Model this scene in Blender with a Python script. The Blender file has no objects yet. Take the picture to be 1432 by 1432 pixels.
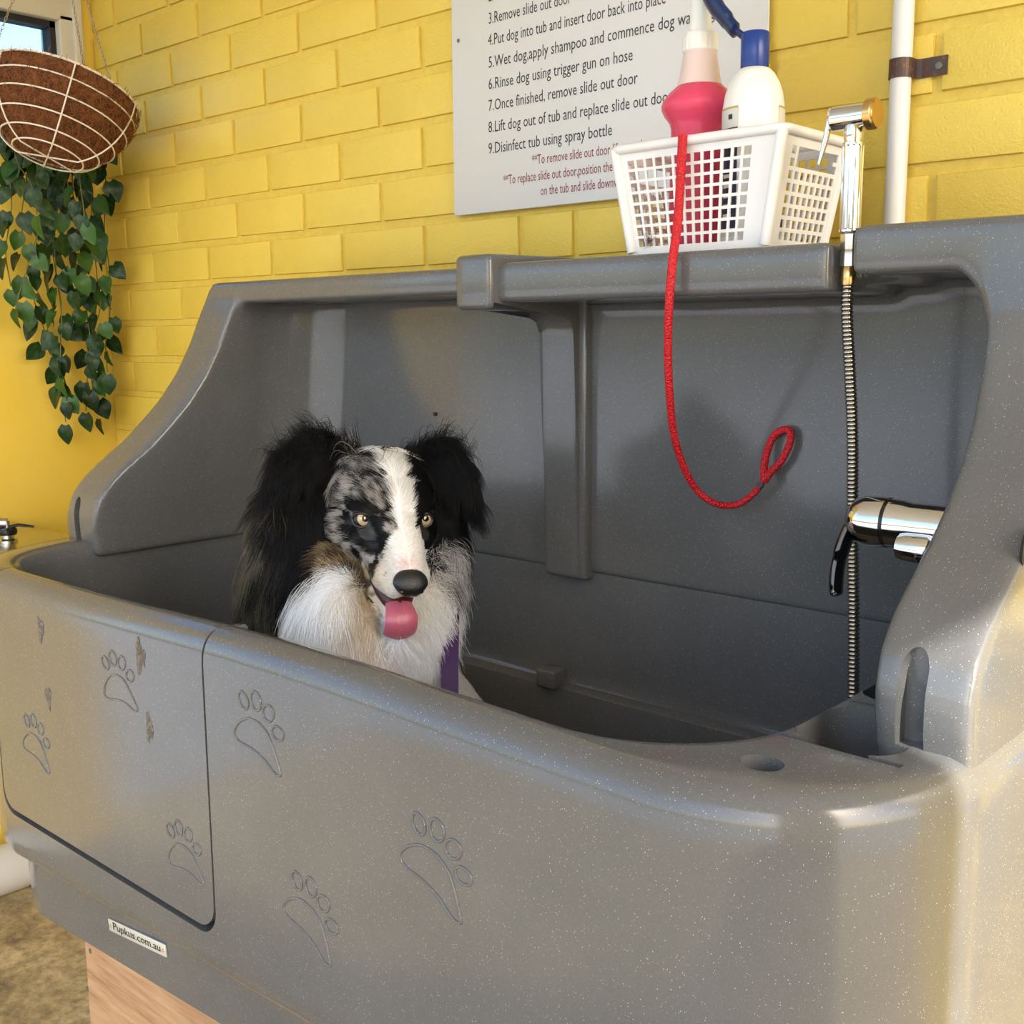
import bpy, bmesh, math, random
import numpy as np
from mathutils import Vector, Matrix, noise
from mathutils.kdtree import KDTree

random.seed(7)
rng = np.random.default_rng(11)
scene = bpy.context.scene
COL = scene.collection
EYE = 1.34                                   # camera height above the concrete
W = 1.497                                    # painted brick face
XL = -2.77                                   # rendered wall on the far side

# ---------------------------------------------------------------- camera
F_PX = 1580.0
FW = Vector((-0.6644435, 0.73092166, -0.15578307))
RT = Vector((0.74062345, 0.67188941, -0.00644435))
UP = Vector((-0.09995867, 0.1196585, 0.98777027))
cam_data = bpy.data.cameras.new('camera')
cam = bpy.data.objects.new('camera', cam_data)
COL.objects.link(cam)
cam_data.sensor_width = 36.0
cam_data.lens = 36.0 * F_PX / 1432.0
cam_data.clip_start = 0.02
cam_data.clip_end = 200
m3 = Matrix((RT, UP, -FW)).transposed()
cam.matrix_world = Matrix.Translation((0, 0, EYE)) @ m3.to_4x4()
scene.camera = cam

# ---------------------------------------------------------------- light
SUN_AZ = math.radians(-25)                   # from +x towards +y
SUN_EL = math.radians(35)
world = bpy.data.worlds.new('sky')
scene.world = world
world.use_nodes = True
wn = world.node_tree
wn.nodes.clear()
sky = wn.nodes.new('ShaderNodeTexSky')
sky.sky_type = 'NISHITA'
sky.sun_disc = False
sky.sun_elevation = SUN_EL
sky.sun_rotation = math.pi / 2 - SUN_AZ
sky.air_density = 1.0
sky.dust_density = 2.6
sky.ozone_density = 1.0
bg = wn.nodes.new('ShaderNodeBackground')
bg.inputs['Strength'].default_value = 0.50
hsv = wn.nodes.new('ShaderNodeHueSaturation')
hsv.inputs['Saturation'].default_value = 1.1
out = wn.nodes.new('ShaderNodeOutputWorld')
wn.links.new(sky.outputs[0], hsv.inputs['Color'])
wn.links.new(hsv.outputs[0], bg.inputs['Color'])
wn.links.new(bg.outputs[0], out.inputs['Surface'])

sun_data = bpy.data.lights.new('sun', 'SUN')
sun_data.energy = 8.5
sun_data.angle = 0.009
sun_data.color = (1.0, 0.97, 0.91)
sun = bpy.data.objects.new('sun', sun_data)
COL.objects.link(sun)
to_sun = Vector((math.cos(SUN_AZ) * math.cos(SUN_EL), math.sin(SUN_AZ) * math.cos(SUN_EL), math.sin(SUN_EL)))
sun.rotation_euler = to_sun.to_track_quat('Z', 'Y').to_euler()
sun.location = (3, 3, 5)

vs = scene.view_settings
vs.view_transform = 'Standard'
vs.look = 'None'
vs.gamma = 1.0
vs.use_curve_mapping = False
vs.exposure = 0.45

# ---------------------------------------------------------------- helpers
def ray(u, v):
    return FW + RT * ((u - 716) / F_PX) - UP * ((v - 716) / F_PX)

def at_y(u, v, y):
    r = ray(u, v)
    r = r * (y / r.y)
    return Vector((r.x, r.y, r.z + EYE))

def at_x(u, v, x):
    r = ray(u, v)
    r = r * (x / r.x)
    return Vector((r.x, r.y, r.z + EYE))

def at_d(u, v, d):
    r = ray(u, v) * d
    return Vector((r.x, r.y, r.z + EYE))

def link(name, me, parent=None, mat=None):
    o = bpy.data.objects.new(name, me)
    COL.objects.link(o)
    if parent is not None:
        o.parent = parent
        o.matrix_parent_inverse = parent.matrix_world.inverted() if False else Matrix.Identity(4)
    if mat is not None:
        me.materials.clear()
        me.materials.append(mat)
    return o

def mesh(name, verts, faces, parent=None, mat=None, smooth=False, sharp=None):
    me = bpy.data.meshes.new(name)
    me.from_pydata([tuple(v) for v in verts], [], faces)
    me.update()
    if smooth:
        me.shade_smooth()
        if sharp:
            me.set_sharp_from_angle(angle=math.radians(sharp))
    return link(name, me, parent, mat)

def from_bm(name, bm, parent=None, mat=None, smooth=True, sharp=40):
    me = bpy.data.meshes.new(name)
    bmesh.ops.recalc_face_normals(bm, faces=bm.faces)
    bm.to_mesh(me)
    bm.free()
    if smooth:
        me.shade_smooth()
        if sharp:
            me.set_sharp_from_angle(angle=math.radians(sharp))
    return link(name, me, parent, mat)

def thing(name, label, cat, loc=(0, 0, 0), group=None):
    o = bpy.data.objects.new(name, None)
    COL.objects.link(o)
    o.empty_display_size = 0.05
    o['label'] = label
    o['category'] = cat
    if group:
        o['group'] = group
    return o

def tag(o, label, cat, group=None):
    o['label'] = label
    o['category'] = cat
    if group:
        o['group'] = group
    return o

def struct(o, label=None, cat=None):
    o['kind'] = 'structure'
    if label:
        o['label'] = label
        o['category'] = cat
    return o

def bm_box(bm, x0, x1, y0, y1, z0, z1):
    r = bmesh.ops.create_cube(bm, size=1.0)
    for v in r['verts']:
        v.co = Vector(((x0 + x1) / 2 + v.co.x * (x1 - x0), (y0 + y1) / 2 + v.co.y * (y1 - y0), (z0 + z1) / 2 + v.co.z * (z1 - z0)))
    return r['verts']

def rbox(name, x0, x1, y0, y1, z0, z1, bev, parent=None, mat=None, seg=3):
    bm = bmesh.new()
    bm_box(bm, x0, x1, y0, y1, z0, z1)
    if bev > 0:
        bmesh.ops.bevel(bm, geom=list(bm.edges), offset=bev, segments=seg, profile=0.5, affect='EDGES')
    return from_bm(name, bm, parent, mat)

def bm_prism(bm, poly, axis, a, b, shear=None):
    """poly of 2D points extruded along axis from a to b. axis x: (y,z); z: (x,y); y: (x,z)"""
    def mk(p, t):
        if axis == 'x':
            return Vector((t, p[0], p[1]))
        if axis == 'y':
            return Vector((p[0], t, p[1]))
        return Vector((p[0], p[1], t))
    va = [bm.verts.new(mk(p, a)) for p in poly]
    vb = [bm.verts.new(mk(p, b)) for p in poly]
    n = len(poly)
    bm.faces.new(va)
    bm.faces.new(vb[::-1])
    for i in range(n):
        j = (i + 1) % n
        bm.faces.new((va[i], vb[i], vb[j], va[j]))
    return va + vb

def lathe_data(prof, n=32, closed_top=True, closed_bot=True):
    """prof: list of (r,z). returns verts, faces"""
    V, Fc = [], []
    for r, z in prof:
        for k in range(n):
            a = 2 * math.pi * k / n
            V.append((r * math.cos(a), r * math.sin(a), z))
    m = len(prof)
    for i in range(m - 1):
        for k in range(n):
            l = (k + 1) % n
            Fc.append((i * n + k, i * n + l, (i + 1) * n + l, (i + 1) * n + k))
    if closed_bot:
        Fc.append(tuple(range(n))[::-1])
    if closed_top:
        Fc.append(tuple((m - 1) * n + k for k in range(n)))
    return V, Fc

def lathe(name, prof, loc, parent=None, mat=None, n=32, axis=None, sharp=35, squash=1.0):
    V, Fc = lathe_data(prof, n)
    M = Matrix.Translation(loc)
    if axis is not None:
        M = M @ Vector(axis).normalized().to_track_quat('Z', 'Y').to_matrix().to_4x4()
    V = [M @ Vector((v[0], v[1] * squash, v[2])) for v in V]
    return mesh(name, V, Fc, parent, mat, True, sharp)

def catmull(pts, n=8):
    P = [Vector(p) for p in pts]
    P = [P[0] * 2 - P[1]] + P + [P[-1] * 2 - P[-2]]
    o = []
    for i in range(1, len(P) - 2):
        for k in range(n):
            t = k / n
            a, b, c, d = P[i - 1], P[i], P[i + 1], P[i + 2]
            o.append(0.5 * ((2 * b) + (c - a) * t + (2 * a - 5 * b + 4 * c - d) * t * t + (3 * b - a - 3 * c + d) * t ** 3))
    o.append(P[-2])
    return o

def tube_data(pts, rad, n=8, cap=True, closed=False, flat=None):
    pts = [Vector(p) for p in pts]
    m = len(pts)
    R = rad if isinstance(rad, (list, tuple)) else [rad] * m
    V, Fc = [], []
    ref = None
    for i, p in enumerate(pts):
        if closed:
            t = (pts[(i + 1) % m] - pts[i - 1]).normalized()
        else:
            t = (pts[min(i + 1, m - 1)] - pts[max(i - 1, 0)]).normalized()
        if ref is None:
            ref = t.orthogonal().normalized()
            if abs(t.z) < 0.9:
                ref = (Vector((0, 0, 1)) - t * t.z).normalized()
        else:
            ref = (ref - t * ref.dot(t))
            ref = ref.normalized() if ref.length > 1e-6 else t.orthogonal().normalized()
        b = t.cross(ref)
        for k in range(n):
            a = 2 * math.pi * k / n
            s = flat if flat else 1.0
            V.append(p + (ref * math.cos(a) * s + b * math.sin(a)) * R[i])
    seg = m if closed else m - 1
    for i in range(seg):
        j = (i + 1) % m
        for k in range(n):
            l = (k + 1) % n
            Fc.append((i * n + k, i * n + l, j * n + l, j * n + k))
    if cap and not closed:
        Fc.append(tuple(range(n))[::-1])
        Fc.append(tuple((m - 1) * n + k for k in range(n)))
    return V, Fc

def tube(name, pts, rad, parent=None, mat=None, n=8, closed=False, flat=None):
    V, Fc = tube_data(pts, rad, n, True, closed, flat)
    return mesh(name, V, Fc, parent, mat, True, 50)

def merge(parts):
    V, Fc = [], []
    for v, f in parts:
        o = len(V)
        V += list(v)
        Fc += [tuple(i + o for i in q) for q in f]
    return V, Fc

def evaluated(o, name):
    dg = bpy.context.evaluated_depsgraph_get()
    dg.update()
    me = bpy.data.meshes.new_from_object(o.evaluated_get(dg), depsgraph=dg)
    me.name = name
    return me

def baked(o):
    """apply the modifiers of o"""
    me = evaluated(o, o.name)
    old = o.data
    o.modifiers.clear()
    o.data = me
    bpy.data.meshes.remove(old)
    return o

def smoothstep(a, b, x):
    t = np.clip((x - a) / (b - a), 0, 1)
    return t * t * (3 - 2 * t)

# ---------------------------------------------------------------- materials
MATS = {}

def new_mat(name):
    m = bpy.data.materials.new(name)
    m.use_nodes = True
    nt = m.node_tree
    p = nt.nodes['Principled BSDF']
    MATS[name] = m
    return m, nt, p

def simple(name, col, rough=0.5, metal=0.0, spec=0.5, trans=0.0, ior=1.45, sss=0.0, coat=0.0):
    m, nt, p = new_mat(name)
    p.inputs['Base Color'].default_value = (*col, 1)
    p.inputs['Roughness'].default_value = rough
    p.inputs['Metallic'].default_value = metal
    p.inputs['Specular IOR Level'].default_value = spec
    p.inputs['Transmission Weight'].default_value = trans
    p.inputs['IOR'].default_value = ior
    p.inputs['Coat Weight'].default_value = coat
    if sss:
        p.inputs['Subsurface Weight'].default_value = sss
        p.inputs['Subsurface Radius'].default_value = (0.01, 0.006, 0.004)
    return m

def noise_node(nt, scale, detail=4, rough=0.6, vec=None, dim='3D'):
    n = nt.nodes.new('ShaderNodeTexNoise')
    n.inputs['Scale'].default_value = scale
    n.inputs['Detail'].default_value = detail
    n.inputs['Roughness'].default_value = rough
    if vec is not None:
        nt.links.new(vec, n.inputs['Vector'])
    return n

def ramp(nt, fac, stops):
    r = nt.nodes.new('ShaderNodeValToRGB')
    el = r.color_ramp.elements
    while len(el) < len(stops):
        el.new(0.5)
    for e, (p, c) in zip(el, stops):
        e.position = p
        e.color = (*c, 1) if len(c) == 3 else c
    nt.links.new(fac, r.inputs[0])
    return r

def mixc(nt, fac, a, b, mode='MIX'):
    m = nt.nodes.new('ShaderNodeMix')
    m.data_type = 'RGBA'
    m.blend_type = mode
    if isinstance(fac, float):
        m.inputs[0].default_value = fac
    else:
        nt.links.new(fac, m.inputs[0])
    for s, i in ((a, 6), (b, 7)):
        if isinstance(s, tuple):
            m.inputs[i].default_value = (*s, 1)
        else:
            nt.links.new(s, m.inputs[i])
    return m.outputs[2]

def bump(nt, p, height, strength=0.3, dist=0.002):
    b = nt.nodes.new('ShaderNodeBump')
    b.inputs['Strength'].default_value = strength
    b.inputs['Distance'].default_value = dist
    nt.links.new(height, b.inputs['Height'])
    nt.links.new(b.outputs[0], p.inputs['Normal'])

def coords(nt, which='Object'):
    t = nt.nodes.new('ShaderNodeTexCoord')
    return t.outputs[which]

def world_pos(nt):
    g = nt.nodes.new('ShaderNodeNewGeometry')
    return g.outputs['Position']

# painted bricks
m, nt, p = new_mat('yellow_brick_paint')
v = world_pos(nt)
n1 = noise_node(nt, 2.2, 5, 0.6, v)
n2 = noise_node(nt, 45, 6, 0.65, v)
n3 = noise_node(nt, 260, 3, 0.6, v)
c = ramp(nt, n1.outputs[0], [(0.3, (0.64, 0.465, 0.062)), (0.7, (0.74, 0.55, 0.095))])
c2 = mixc(nt, ramp(nt, n2.outputs[0], [(0.62, (0, 0, 0)), (0.8, (0.16, 0.16, 0.16))]).outputs[0], c.outputs[0], (0.33, 0.22, 0.05))
nt.links.new(c2, p.inputs['Base Color'])
p.inputs['Roughness'].default_value = 0.42
ad = nt.nodes.new('ShaderNodeMath'); ad.operation = 'ADD'
nt.links.new(n2.outputs[0], ad.inputs[0]); nt.links.new(n3.outputs[0], ad.inputs[1])
bump(nt, p, ad.outputs[0], 0.45, 0.003)
YELLOW = m
# mortar under the same paint, thicker and dustier
m, nt, p = new_mat('painted_mortar')
v = world_pos(nt)
n1 = noise_node(nt, 60, 6, 0.7, v)
c = ramp(nt, n1.outputs[0], [(0.3, (0.62, 0.445, 0.06)), (0.7, (0.72, 0.53, 0.09))])
nt.links.new(c.outputs[0], p.inputs['Base Color'])
p.inputs['Roughness'].default_value = 0.5
bump(nt, p, n1.outputs[0], 0.7, 0.004)
MORTAR = m
# smooth rendered wall
m, nt, p = new_mat('yellow_render')
v = world_pos(nt)
n1 = noise_node(nt, 3, 5, 0.6, v)
n2 = noise_node(nt, 120, 4, 0.6, v)
c = ramp(nt, n1.outputs[0], [(0.3, (0.76, 0.53, 0.055)), (0.75, (0.84, 0.63, 0.13))])
nt.links.new(c.outputs[0], p.inputs['Base Color'])
p.inputs['Roughness'].default_value = 0.33
bump(nt, p, n2.outputs[0], 0.12, 0.0015)
RENDER = m
# speckled roto-moulded plastic
m, nt, p = new_mat('speckled_grey_plastic')
v = world_pos(nt)
vo = nt.nodes.new('ShaderNodeTexVoronoi')
vo.inputs['Scale'].default_value = 520
mp = nt.nodes.new('ShaderNodeMapping')
mp.inputs['Rotation'].default_value = (0.61, 0.43, 0.92)
nt.links.new(v, mp.inputs['Vector'])
nt.links.new(mp.outputs[0], vo.inputs['Vector'])
sep = nt.nodes.new('ShaderNodeSeparateColor')
nt.links.new(vo.outputs['Color'], sep.inputs[0])
sz = nt.nodes.new('ShaderNodeMath'); sz.operation = 'MULTIPLY_ADD'
sz.inputs[1].default_value = 0.55; sz.inputs[2].default_value = -0.33
nt.links.new(sep.outputs[0], sz.inputs[0])
lt = nt.nodes.new('ShaderNodeMath'); lt.operation = 'LESS_THAN'
nt.links.new(vo.outputs['Distance'], lt.inputs[0]); nt.links.new(sz.outputs[0], lt.inputs[1])
n1 = noise_node(nt, 5, 4, 0.6, v)
n2 = noise_node(nt, 700, 2, 0.5, v)
base = ramp(nt, n1.outputs[0], [(0.3, (0.096, 0.096, 0.097)), (0.7, (0.114, 0.114, 0.114))])
fine = mixc(nt, ramp(nt, n2.outputs[0], [(0.45, (0, 0, 0)), (0.75, (0.35, 0.35, 0.35))]).outputs[0], base.outputs[0], (0.165, 0.164, 0.162))
c = mixc(nt, lt.outputs[0], fine, (0.52, 0.51, 0.48))
nt.links.new(c, p.inputs['Base Color'])
p.inputs['Roughness'].default_value = 0.15
n3 = noise_node(nt, 16, 3, 0.5, v)
bump(nt, p, n3.outputs[0], 0.03, 0.004)
PLASTIC = m
# concrete
m, nt, p = new_mat('stained_concrete')
v = world_pos(nt)
n1 = noise_node(nt, 6.5, 8, 0.68, v)
n2 = noise_node(nt, 40, 6, 0.7, v)
n4 = noise_node(nt, 1.8, 4, 0.6, v)
c = ramp(nt, n1.outputs[0], [(0.30, (0.12, 0.09, 0.05)), (0.42, (0.42, 0.32, 0.16)), (0.58, (0.62, 0.49, 0.26)), (0.75, (0.72, 0.62, 0.40))])
c2 = mixc(nt, ramp(nt, n2.outputs[0], [(0.35, (0.6, 0.6, 0.6)), (0.6, (0, 0, 0))]).outputs[0], c.outputs[0], (0.10, 0.08, 0.045))
nt.links.new(c2, p.inputs['Base Color'])
p.inputs['Roughness'].default_value = 0.8
bump(nt, p, n2.outputs[0], 0.4, 0.004)
CONCRETE = m
m, nt, p = new_mat('grey_drive_concrete')
n1 = noise_node(nt, 3, 7, 0.7, world_pos(nt))
c = ramp(nt, n1.outputs[0], [(0.3, (0.34, 0.34, 0.34)), (0.7, (0.44, 0.44, 0.44))])
nt.links.new(c.outputs[0], p.inputs['Base Color'])
p.inputs['Roughness'].default_value = 0.85
DRIVE = m
# plywood
m, nt, p = new_mat('plywood')
mp = nt.nodes.new('ShaderNodeMapping')
mp.inputs['Scale'].default_value = (5, 5, 60)
mp.inputs['Rotation'].default_value = (0, 0.06, 0)
nt.links.new(world_pos(nt), mp.inputs['Vector'])
n1 = noise_node(nt, 1.4, 6, 0.62, mp.outputs[0])
c = ramp(nt, n1.outputs[0], [(0.3, (0.30, 0.15, 0.07)), (0.5, (0.42, 0.245, 0.125)), (0.7, (0.50, 0.32, 0.18))])
nt.links.new(c.outputs[0], p.inputs['Base Color'])
p.inputs['Roughness'].default_value = 0.6
bump(nt, p, n1.outputs[0], 0.15, 0.002)
PLY = m
# coir
m, nt, p = new_mat('coir')
v = world_pos(nt)
n1 = noise_node(nt, 60, 6, 0.75, v)
n2 = noise_node(nt, 9, 3, 0.6, v)
c = ramp(nt, n1.outputs[0], [(0.3, (0.035, 0.012, 0.004)), (0.5, (0.15, 0.05, 0.014)), (0.7, (0.32, 0.125, 0.035))])
nt.links.new(c.outputs[0], p.inputs['Base Color'])
p.inputs['Roughness'].default_value = 0.9
bump(nt, p, n1.outputs[0], 1.0, 0.008)
COIR = m
# leaf
m, nt, p = new_mat('glossy_leaf')
oi = nt.nodes.new('ShaderNodeObjectInfo')
c = ramp(nt, oi.outputs['Random'], [(0.0, (0.005, 0.018, 0.005)), (0.55, (0.011, 0.040, 0.008)), (0.85, (0.026, 0.085, 0.010)), (1.0, (0.045, 0.11, 0.03))])
tc = coords(nt, 'Generated')
n1 = noise_node(nt, 5, 4, 0.6, tc)
c2 = mixc(nt, ramp(nt, n1.outputs[0], [(0.5, (0, 0, 0)), (0.75, (0.6, 0.6, 0.6))]).outputs[0], c.outputs[0], (0.05, 0.12, 0.025))
nt.links.new(c2, p.inputs['Base Color'])
p.inputs['Roughness'].default_value = 0.36
p.inputs['Specular IOR Level'].default_value = 0.28
LEAF = m

VINE = simple('vine_stem', (0.12, 0.13, 0.03), 0.6)
WIRE = simple('white_coated_wire', (0.72, 0.66, 0.58), 0.4)
CHAIN = simple('dull_chain', (0.36, 0.29, 0.2), 0.45, 0.6)
SIGNW = simple('sign_white', (0.58, 0.58, 0.575), 0.35)
INK = simple('black_ink', (0.025, 0.025, 0.028), 0.5)
REDINK = simple('dark_red_ink', (0.22, 0.03, 0.03), 0.5)
REFLCHROME = simple('chrome_dark_reflection', (0.10, 0.10, 0.10), 0.1, 1.0)  # chrome with the reflected dark tub interior put into its colour
CHROME = simple('chrome', (0.66, 0.65, 0.64), 0.07, 1.0)
HOSEM = simple('hose_steel', (0.42, 0.39, 0.34), 0.2, 1.0)
BRASS = simple('worn_brass', (0.62, 0.40, 0.16), 0.25, 1.0)
BLACKP = simple('black_plastic', (0.012, 0.012, 0.013), 0.25)
DARKG = simple('hole_shade_and_soil', (0.02, 0.02, 0.02), 0.8)  # shade inside the holes as a dark colour; also the soil
PVC = simple('white_pvc', (0.66, 0.655, 0.64), 0.35)
STEEL = simple('brushed_steel', (0.55, 0.53, 0.48), 0.28, 1.0)
BASKET = simple('white_basket_plastic', (0.74, 0.735, 0.725), 0.35, sss=0.15)
BOTTLEW = simple('white_bottle', (0.76, 0.755, 0.73), 0.28, sss=0.1)
CAPB = simple('blue_cap', (0.008, 0.038, 0.22), 0.25)
CAPD = simple('dark_blue_trigger', (0.004, 0.018, 0.085), 0.3)
LABELD = simple('label_navy', (0.012, 0.014, 0.05), 0.4)
LABELW = simple('label_cream', (0.62, 0.60, 0.52), 0.45)
LABELG = simple('label_gold', (0.42, 0.33, 0.12), 0.4)
PINK = simple('pink_liquid', (0.82, 0.085, 0.18), 0.22, trans=0.25, ior=1.35, sss=0.4)
MILKY = simple('milky_plastic', (0.86, 0.70, 0.66), 0.35, trans=0.25, sss=0.25)
GLASS = simple('sky_tinted_glass', (0.50, 0.72, 0.82), 0.02, trans=1.0, ior=1.02)  # the sky's blue is put into the glass tint
FRAME = simple('cream_window_frame', (0.55, 0.52, 0.44), 0.5)
RUBBER = simple('window_rubber', (0.015, 0.015, 0.015), 0.7)
PLATE = simple('aluminium_plate', (0.62, 0.60, 0.54), 0.35, 0.4)
ROOFM = simple('white_shade_roof', (0.62, 0.62, 0.60), 0.7)
SCREWM = simple('dull_screw', (0.16, 0.17, 0.14), 0.5, 0.7)
m, nt, p = new_mat('rusty_strap')
n1 = noise_node(nt, 90, 5, 0.7, world_pos(nt))
c = ramp(nt, n1.outputs[0], [(0.35, (0.05, 0.045, 0.045)), (0.55, (0.09, 0.035, 0.022)), (0.75, (0.2, 0.19, 0.18))])
nt.links.new(c.outputs[0], p.inputs['Base Color'])
p.inputs['Roughness'].default_value = 0.45
p.inputs['Metallic'].default_value = 0.4
RUST = m
m, nt, p = new_mat('red_braided_rope')
tc = coords(nt, 'Object')
vo = nt.nodes.new('ShaderNodeTexVoronoi')
vo.inputs['Scale'].default_value = 420
nt.links.new(tc, vo.inputs['Vector'])
c = ramp(nt, vo.outputs['Distance'], [(0.1, (0.78, 0.012, 0.022)), (0.7, (0.42, 0.004, 0.01))])
nt.links.new(c.outputs[0], p.inputs['Base Color'])
p.inputs['Roughness'].default_value = 0.55
bump(nt, p, vo.outputs['Distance'], 0.8, 0.002)
ROPE = m
PURPLE = simple('purple_webbing', (0.03, 0.004, 0.06), 0.6)

# ================================================================ the setting
fl = mesh('floor', [(XL - .15, -1.7, 0), (1.75, -1.7, 0), (1.75, W + .14, 0), (XL - .15, W + .14, 0)], [(0, 1, 2, 3)], None, CONCRETE)
dr = mesh('ground', [(-25, -25, -.012), (25, -25, -.012), (25, 25, -.012), (-25, 25, -.012)], [(0, 1, 2, 3)], None, DRIVE)
struct(dr, 'grey concrete driveway around the wash bay', 'ground')
struct(fl, 'stained tan concrete floor under the tub', 'floor')

bm = bmesh.new()
bm_box(bm, XL - 0.15, 1.75, W + 0.0065, W + 0.14, 0, 2.7)
wall = from_bm('wall_back', bm, None, MORTAR, False)
struct(wall, 'yellow painted brick wall behind the tub', 'wall')

BH, BL = 0.08842, 0.24
Z0, X0 = 2.0799, -2.4171

def brick_mesh(L, seed):
    r = random.Random(seed)
    bm = bmesh.new()
    vv = bm_box(bm, 0, L, 0, 0.02, 0, BH - 0.0155)
    for q in vv:
        if q.co.y < 0.01:
            q.co.y += r.uniform(-0.0012, 0.0012)
        q.co.z += r.uniform(-0.0012, 0.0012)
        q.co.x += r.uniform(-0.0012, 0.0012)
    fr = [e for e in bm.edges if all(q.co.y < 0.01 for q in e.verts)]
    bmesh.ops.bevel(bm, geom=fr, offset=0.0045, segments=2, profile=0.6, affect='EDGES')
    me = bpy.data.meshes.new('brick')
    bmesh.ops.recalc_face_normals(bm, faces=bm.faces)
    bm.to_mesh(me); bm.free()
    me.shade_smooth(); me.set_sharp_from_angle(angle=math.radians(50))
    me.materials.append(YELLOW)
    return me

BR = [brick_mesh(BL - 0.013, s) for s in range(6)]
cut = {}
for k in range(-6, 15):
    zt = Z0 - k * BH
    off = 0.0 if k % 2 else BL / 2
    edges = [XL]
    x = X0 + off - BL * 6
    while x < -0.14:
        if x > XL + 0.03:
            edges.append(x)
        x += BL
    edges.append(-0.14)
    if k == 6:
        edges.append(X0 + 0.12 * 10)
        edges.sort()
    for a, b in zip(edges, edges[1:]):
        L = b - a - 0.013
        if L < 0.02:
            continue
        if abs(b - a - BL) < 0.004:
            me = BR[random.randrange(6)]
        else:
            me = brick_mesh(L, random.randrange(999))
        o = link('brick', me, wall)
        o.location = (a + 0.0065, W, zt - BH + 0.00775)

parts = []
for k in range(-6, 24):
    zt = Z0 - k * BH
    x = X0 + (0.0 if k % 2 else BL / 2)
    lo = -0.14 if k < 15 else XL
    while x < 1.75:
        a, b_ = max(x, lo), min(x + BL, 1.75)
        if b_ - a > .03 and zt - BH > 0:
            bm = bmesh.new()
            bm_box(bm, a + .0065, b_ - .0065, W, W + .02, zt - BH + .00775, zt - .00775)
            parts.append(([q.co.copy() for q in bm.verts], [tuple(q.index for q in f_.verts) for f_ in (bm.verts.ensure_lookup_table(), bm.verts.index_update(), bm.faces)[2]]))
            bm.free()
        x += BL
V, Fc = merge(parts)
rest = mesh('brick_courses', V, Fc, wall, YELLOW)
rest['kind'] = 'stuff'

bm = bmesh.new()
YW0, YW1, ZW0, ZW1 = 0.55, 1.455, 1.80, 2.16
bm_box(bm, XL - 0.14, XL, 0.0, W + 0.14, 0, ZW0)
bm_box(bm, XL - 0.14, XL, 0.0, W + 0.14, ZW1, 2.7)
bm_box(bm, XL - 0.14, XL, 0.0, YW0, ZW0, ZW1)
bm_box(bm, XL - 0.14, XL, YW1, W + 0.14, ZW0, ZW1)
wl = from_bm('wall_left', bm, None, RENDER, False)
struct(wl, 'smooth yellow rendered wall beside the hanging basket', 'wall')

win = thing('window_1', 'cream framed window high in the yellow wall, pane tinted sky blue', 'window')
win['kind'] = 'structure'
FT = 0.045
rbox('frame_head', XL - 0.09, XL + 0.012, YW0, YW1, ZW1 - FT - 0.015, ZW1, 0.004, win, FRAME)
rbox('frame_sill', XL - 0.09, XL + 0.03, YW0, YW1, ZW0, ZW0 + FT, 0.004, win, FRAME)
rbox('frame_jamb', XL - 0.09, XL + 0.012, YW1 - FT, YW1, ZW0, ZW1 - FT, 0.004, win, FRAME)
rbox('frame_jamb', XL - 0.09, XL + 0.012, YW0, YW0 + FT, ZW0, ZW1 - FT, 0.004, win, FRAME)
rbox('cover_strip', XL, XL + 0.02, YW1 - 0.012, YW1 + 0.012, ZW0 - 0.02, ZW1 + 0.06, 0.003, win, FRAME)
rbox('head_trim', XL, XL + 0.03, YW0 - 0.05, YW1 + 0.02, ZW1, ZW1 + 0.055, 0.004, win, FRAME)
bm = bmesh.new()
for (y0, y1, z0, z1) in ((YW1 - FT - 0.014, YW1 - FT, ZW0 + FT, ZW1 - FT - 0.015), (YW0 + FT, YW0 + FT + 0.014, ZW0 + FT, ZW1 - FT - 0.015),
                         (YW0 + FT, YW1 - FT, ZW1 - FT - 0.03, ZW1 - FT - 0.015), (YW0 + FT, YW1 - FT, ZW0 + FT, ZW0 + FT + 0.014)):
    bm_box(bm, XL - 0.05, XL - 0.01, y0, y1, z0, z1)
from_bm('gasket', bm, win, RUBBER, False)
rbox('pane', XL - 0.032, XL - 0.028, YW0 + FT, YW1 - FT, ZW0 + FT, ZW1 - FT - 0.015, 0, win, GLASS)

wg = rbox('sun_block_wall', 1.60, 1.72, -1.6, -.06, 0, 2.7, 0.0, None, RENDER)  # unseen wall, added to block the sun from the tub front
struct(wg, 'unseen wing wall added to keep the sun off the tub front', 'wall')
rf = rbox('shade_roof', XL - 0.3, 1.74, -1.65, W + 0.2, 2.7, 2.82, 0.0, None, ROOFM)  # unseen roof, sized to hold sun and overhead sky off the tub
struct(rf, 'unseen pale roof over the wash bay, extended to block the sun', 'roof')

# ================================================================ the tub
tub = thing('dog_wash_tub', 'large speckled grey plastic dog bath with tall splash hood', 'dog bath')
NC, NF, NS, NB = 18, 72, 26, 60

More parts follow.
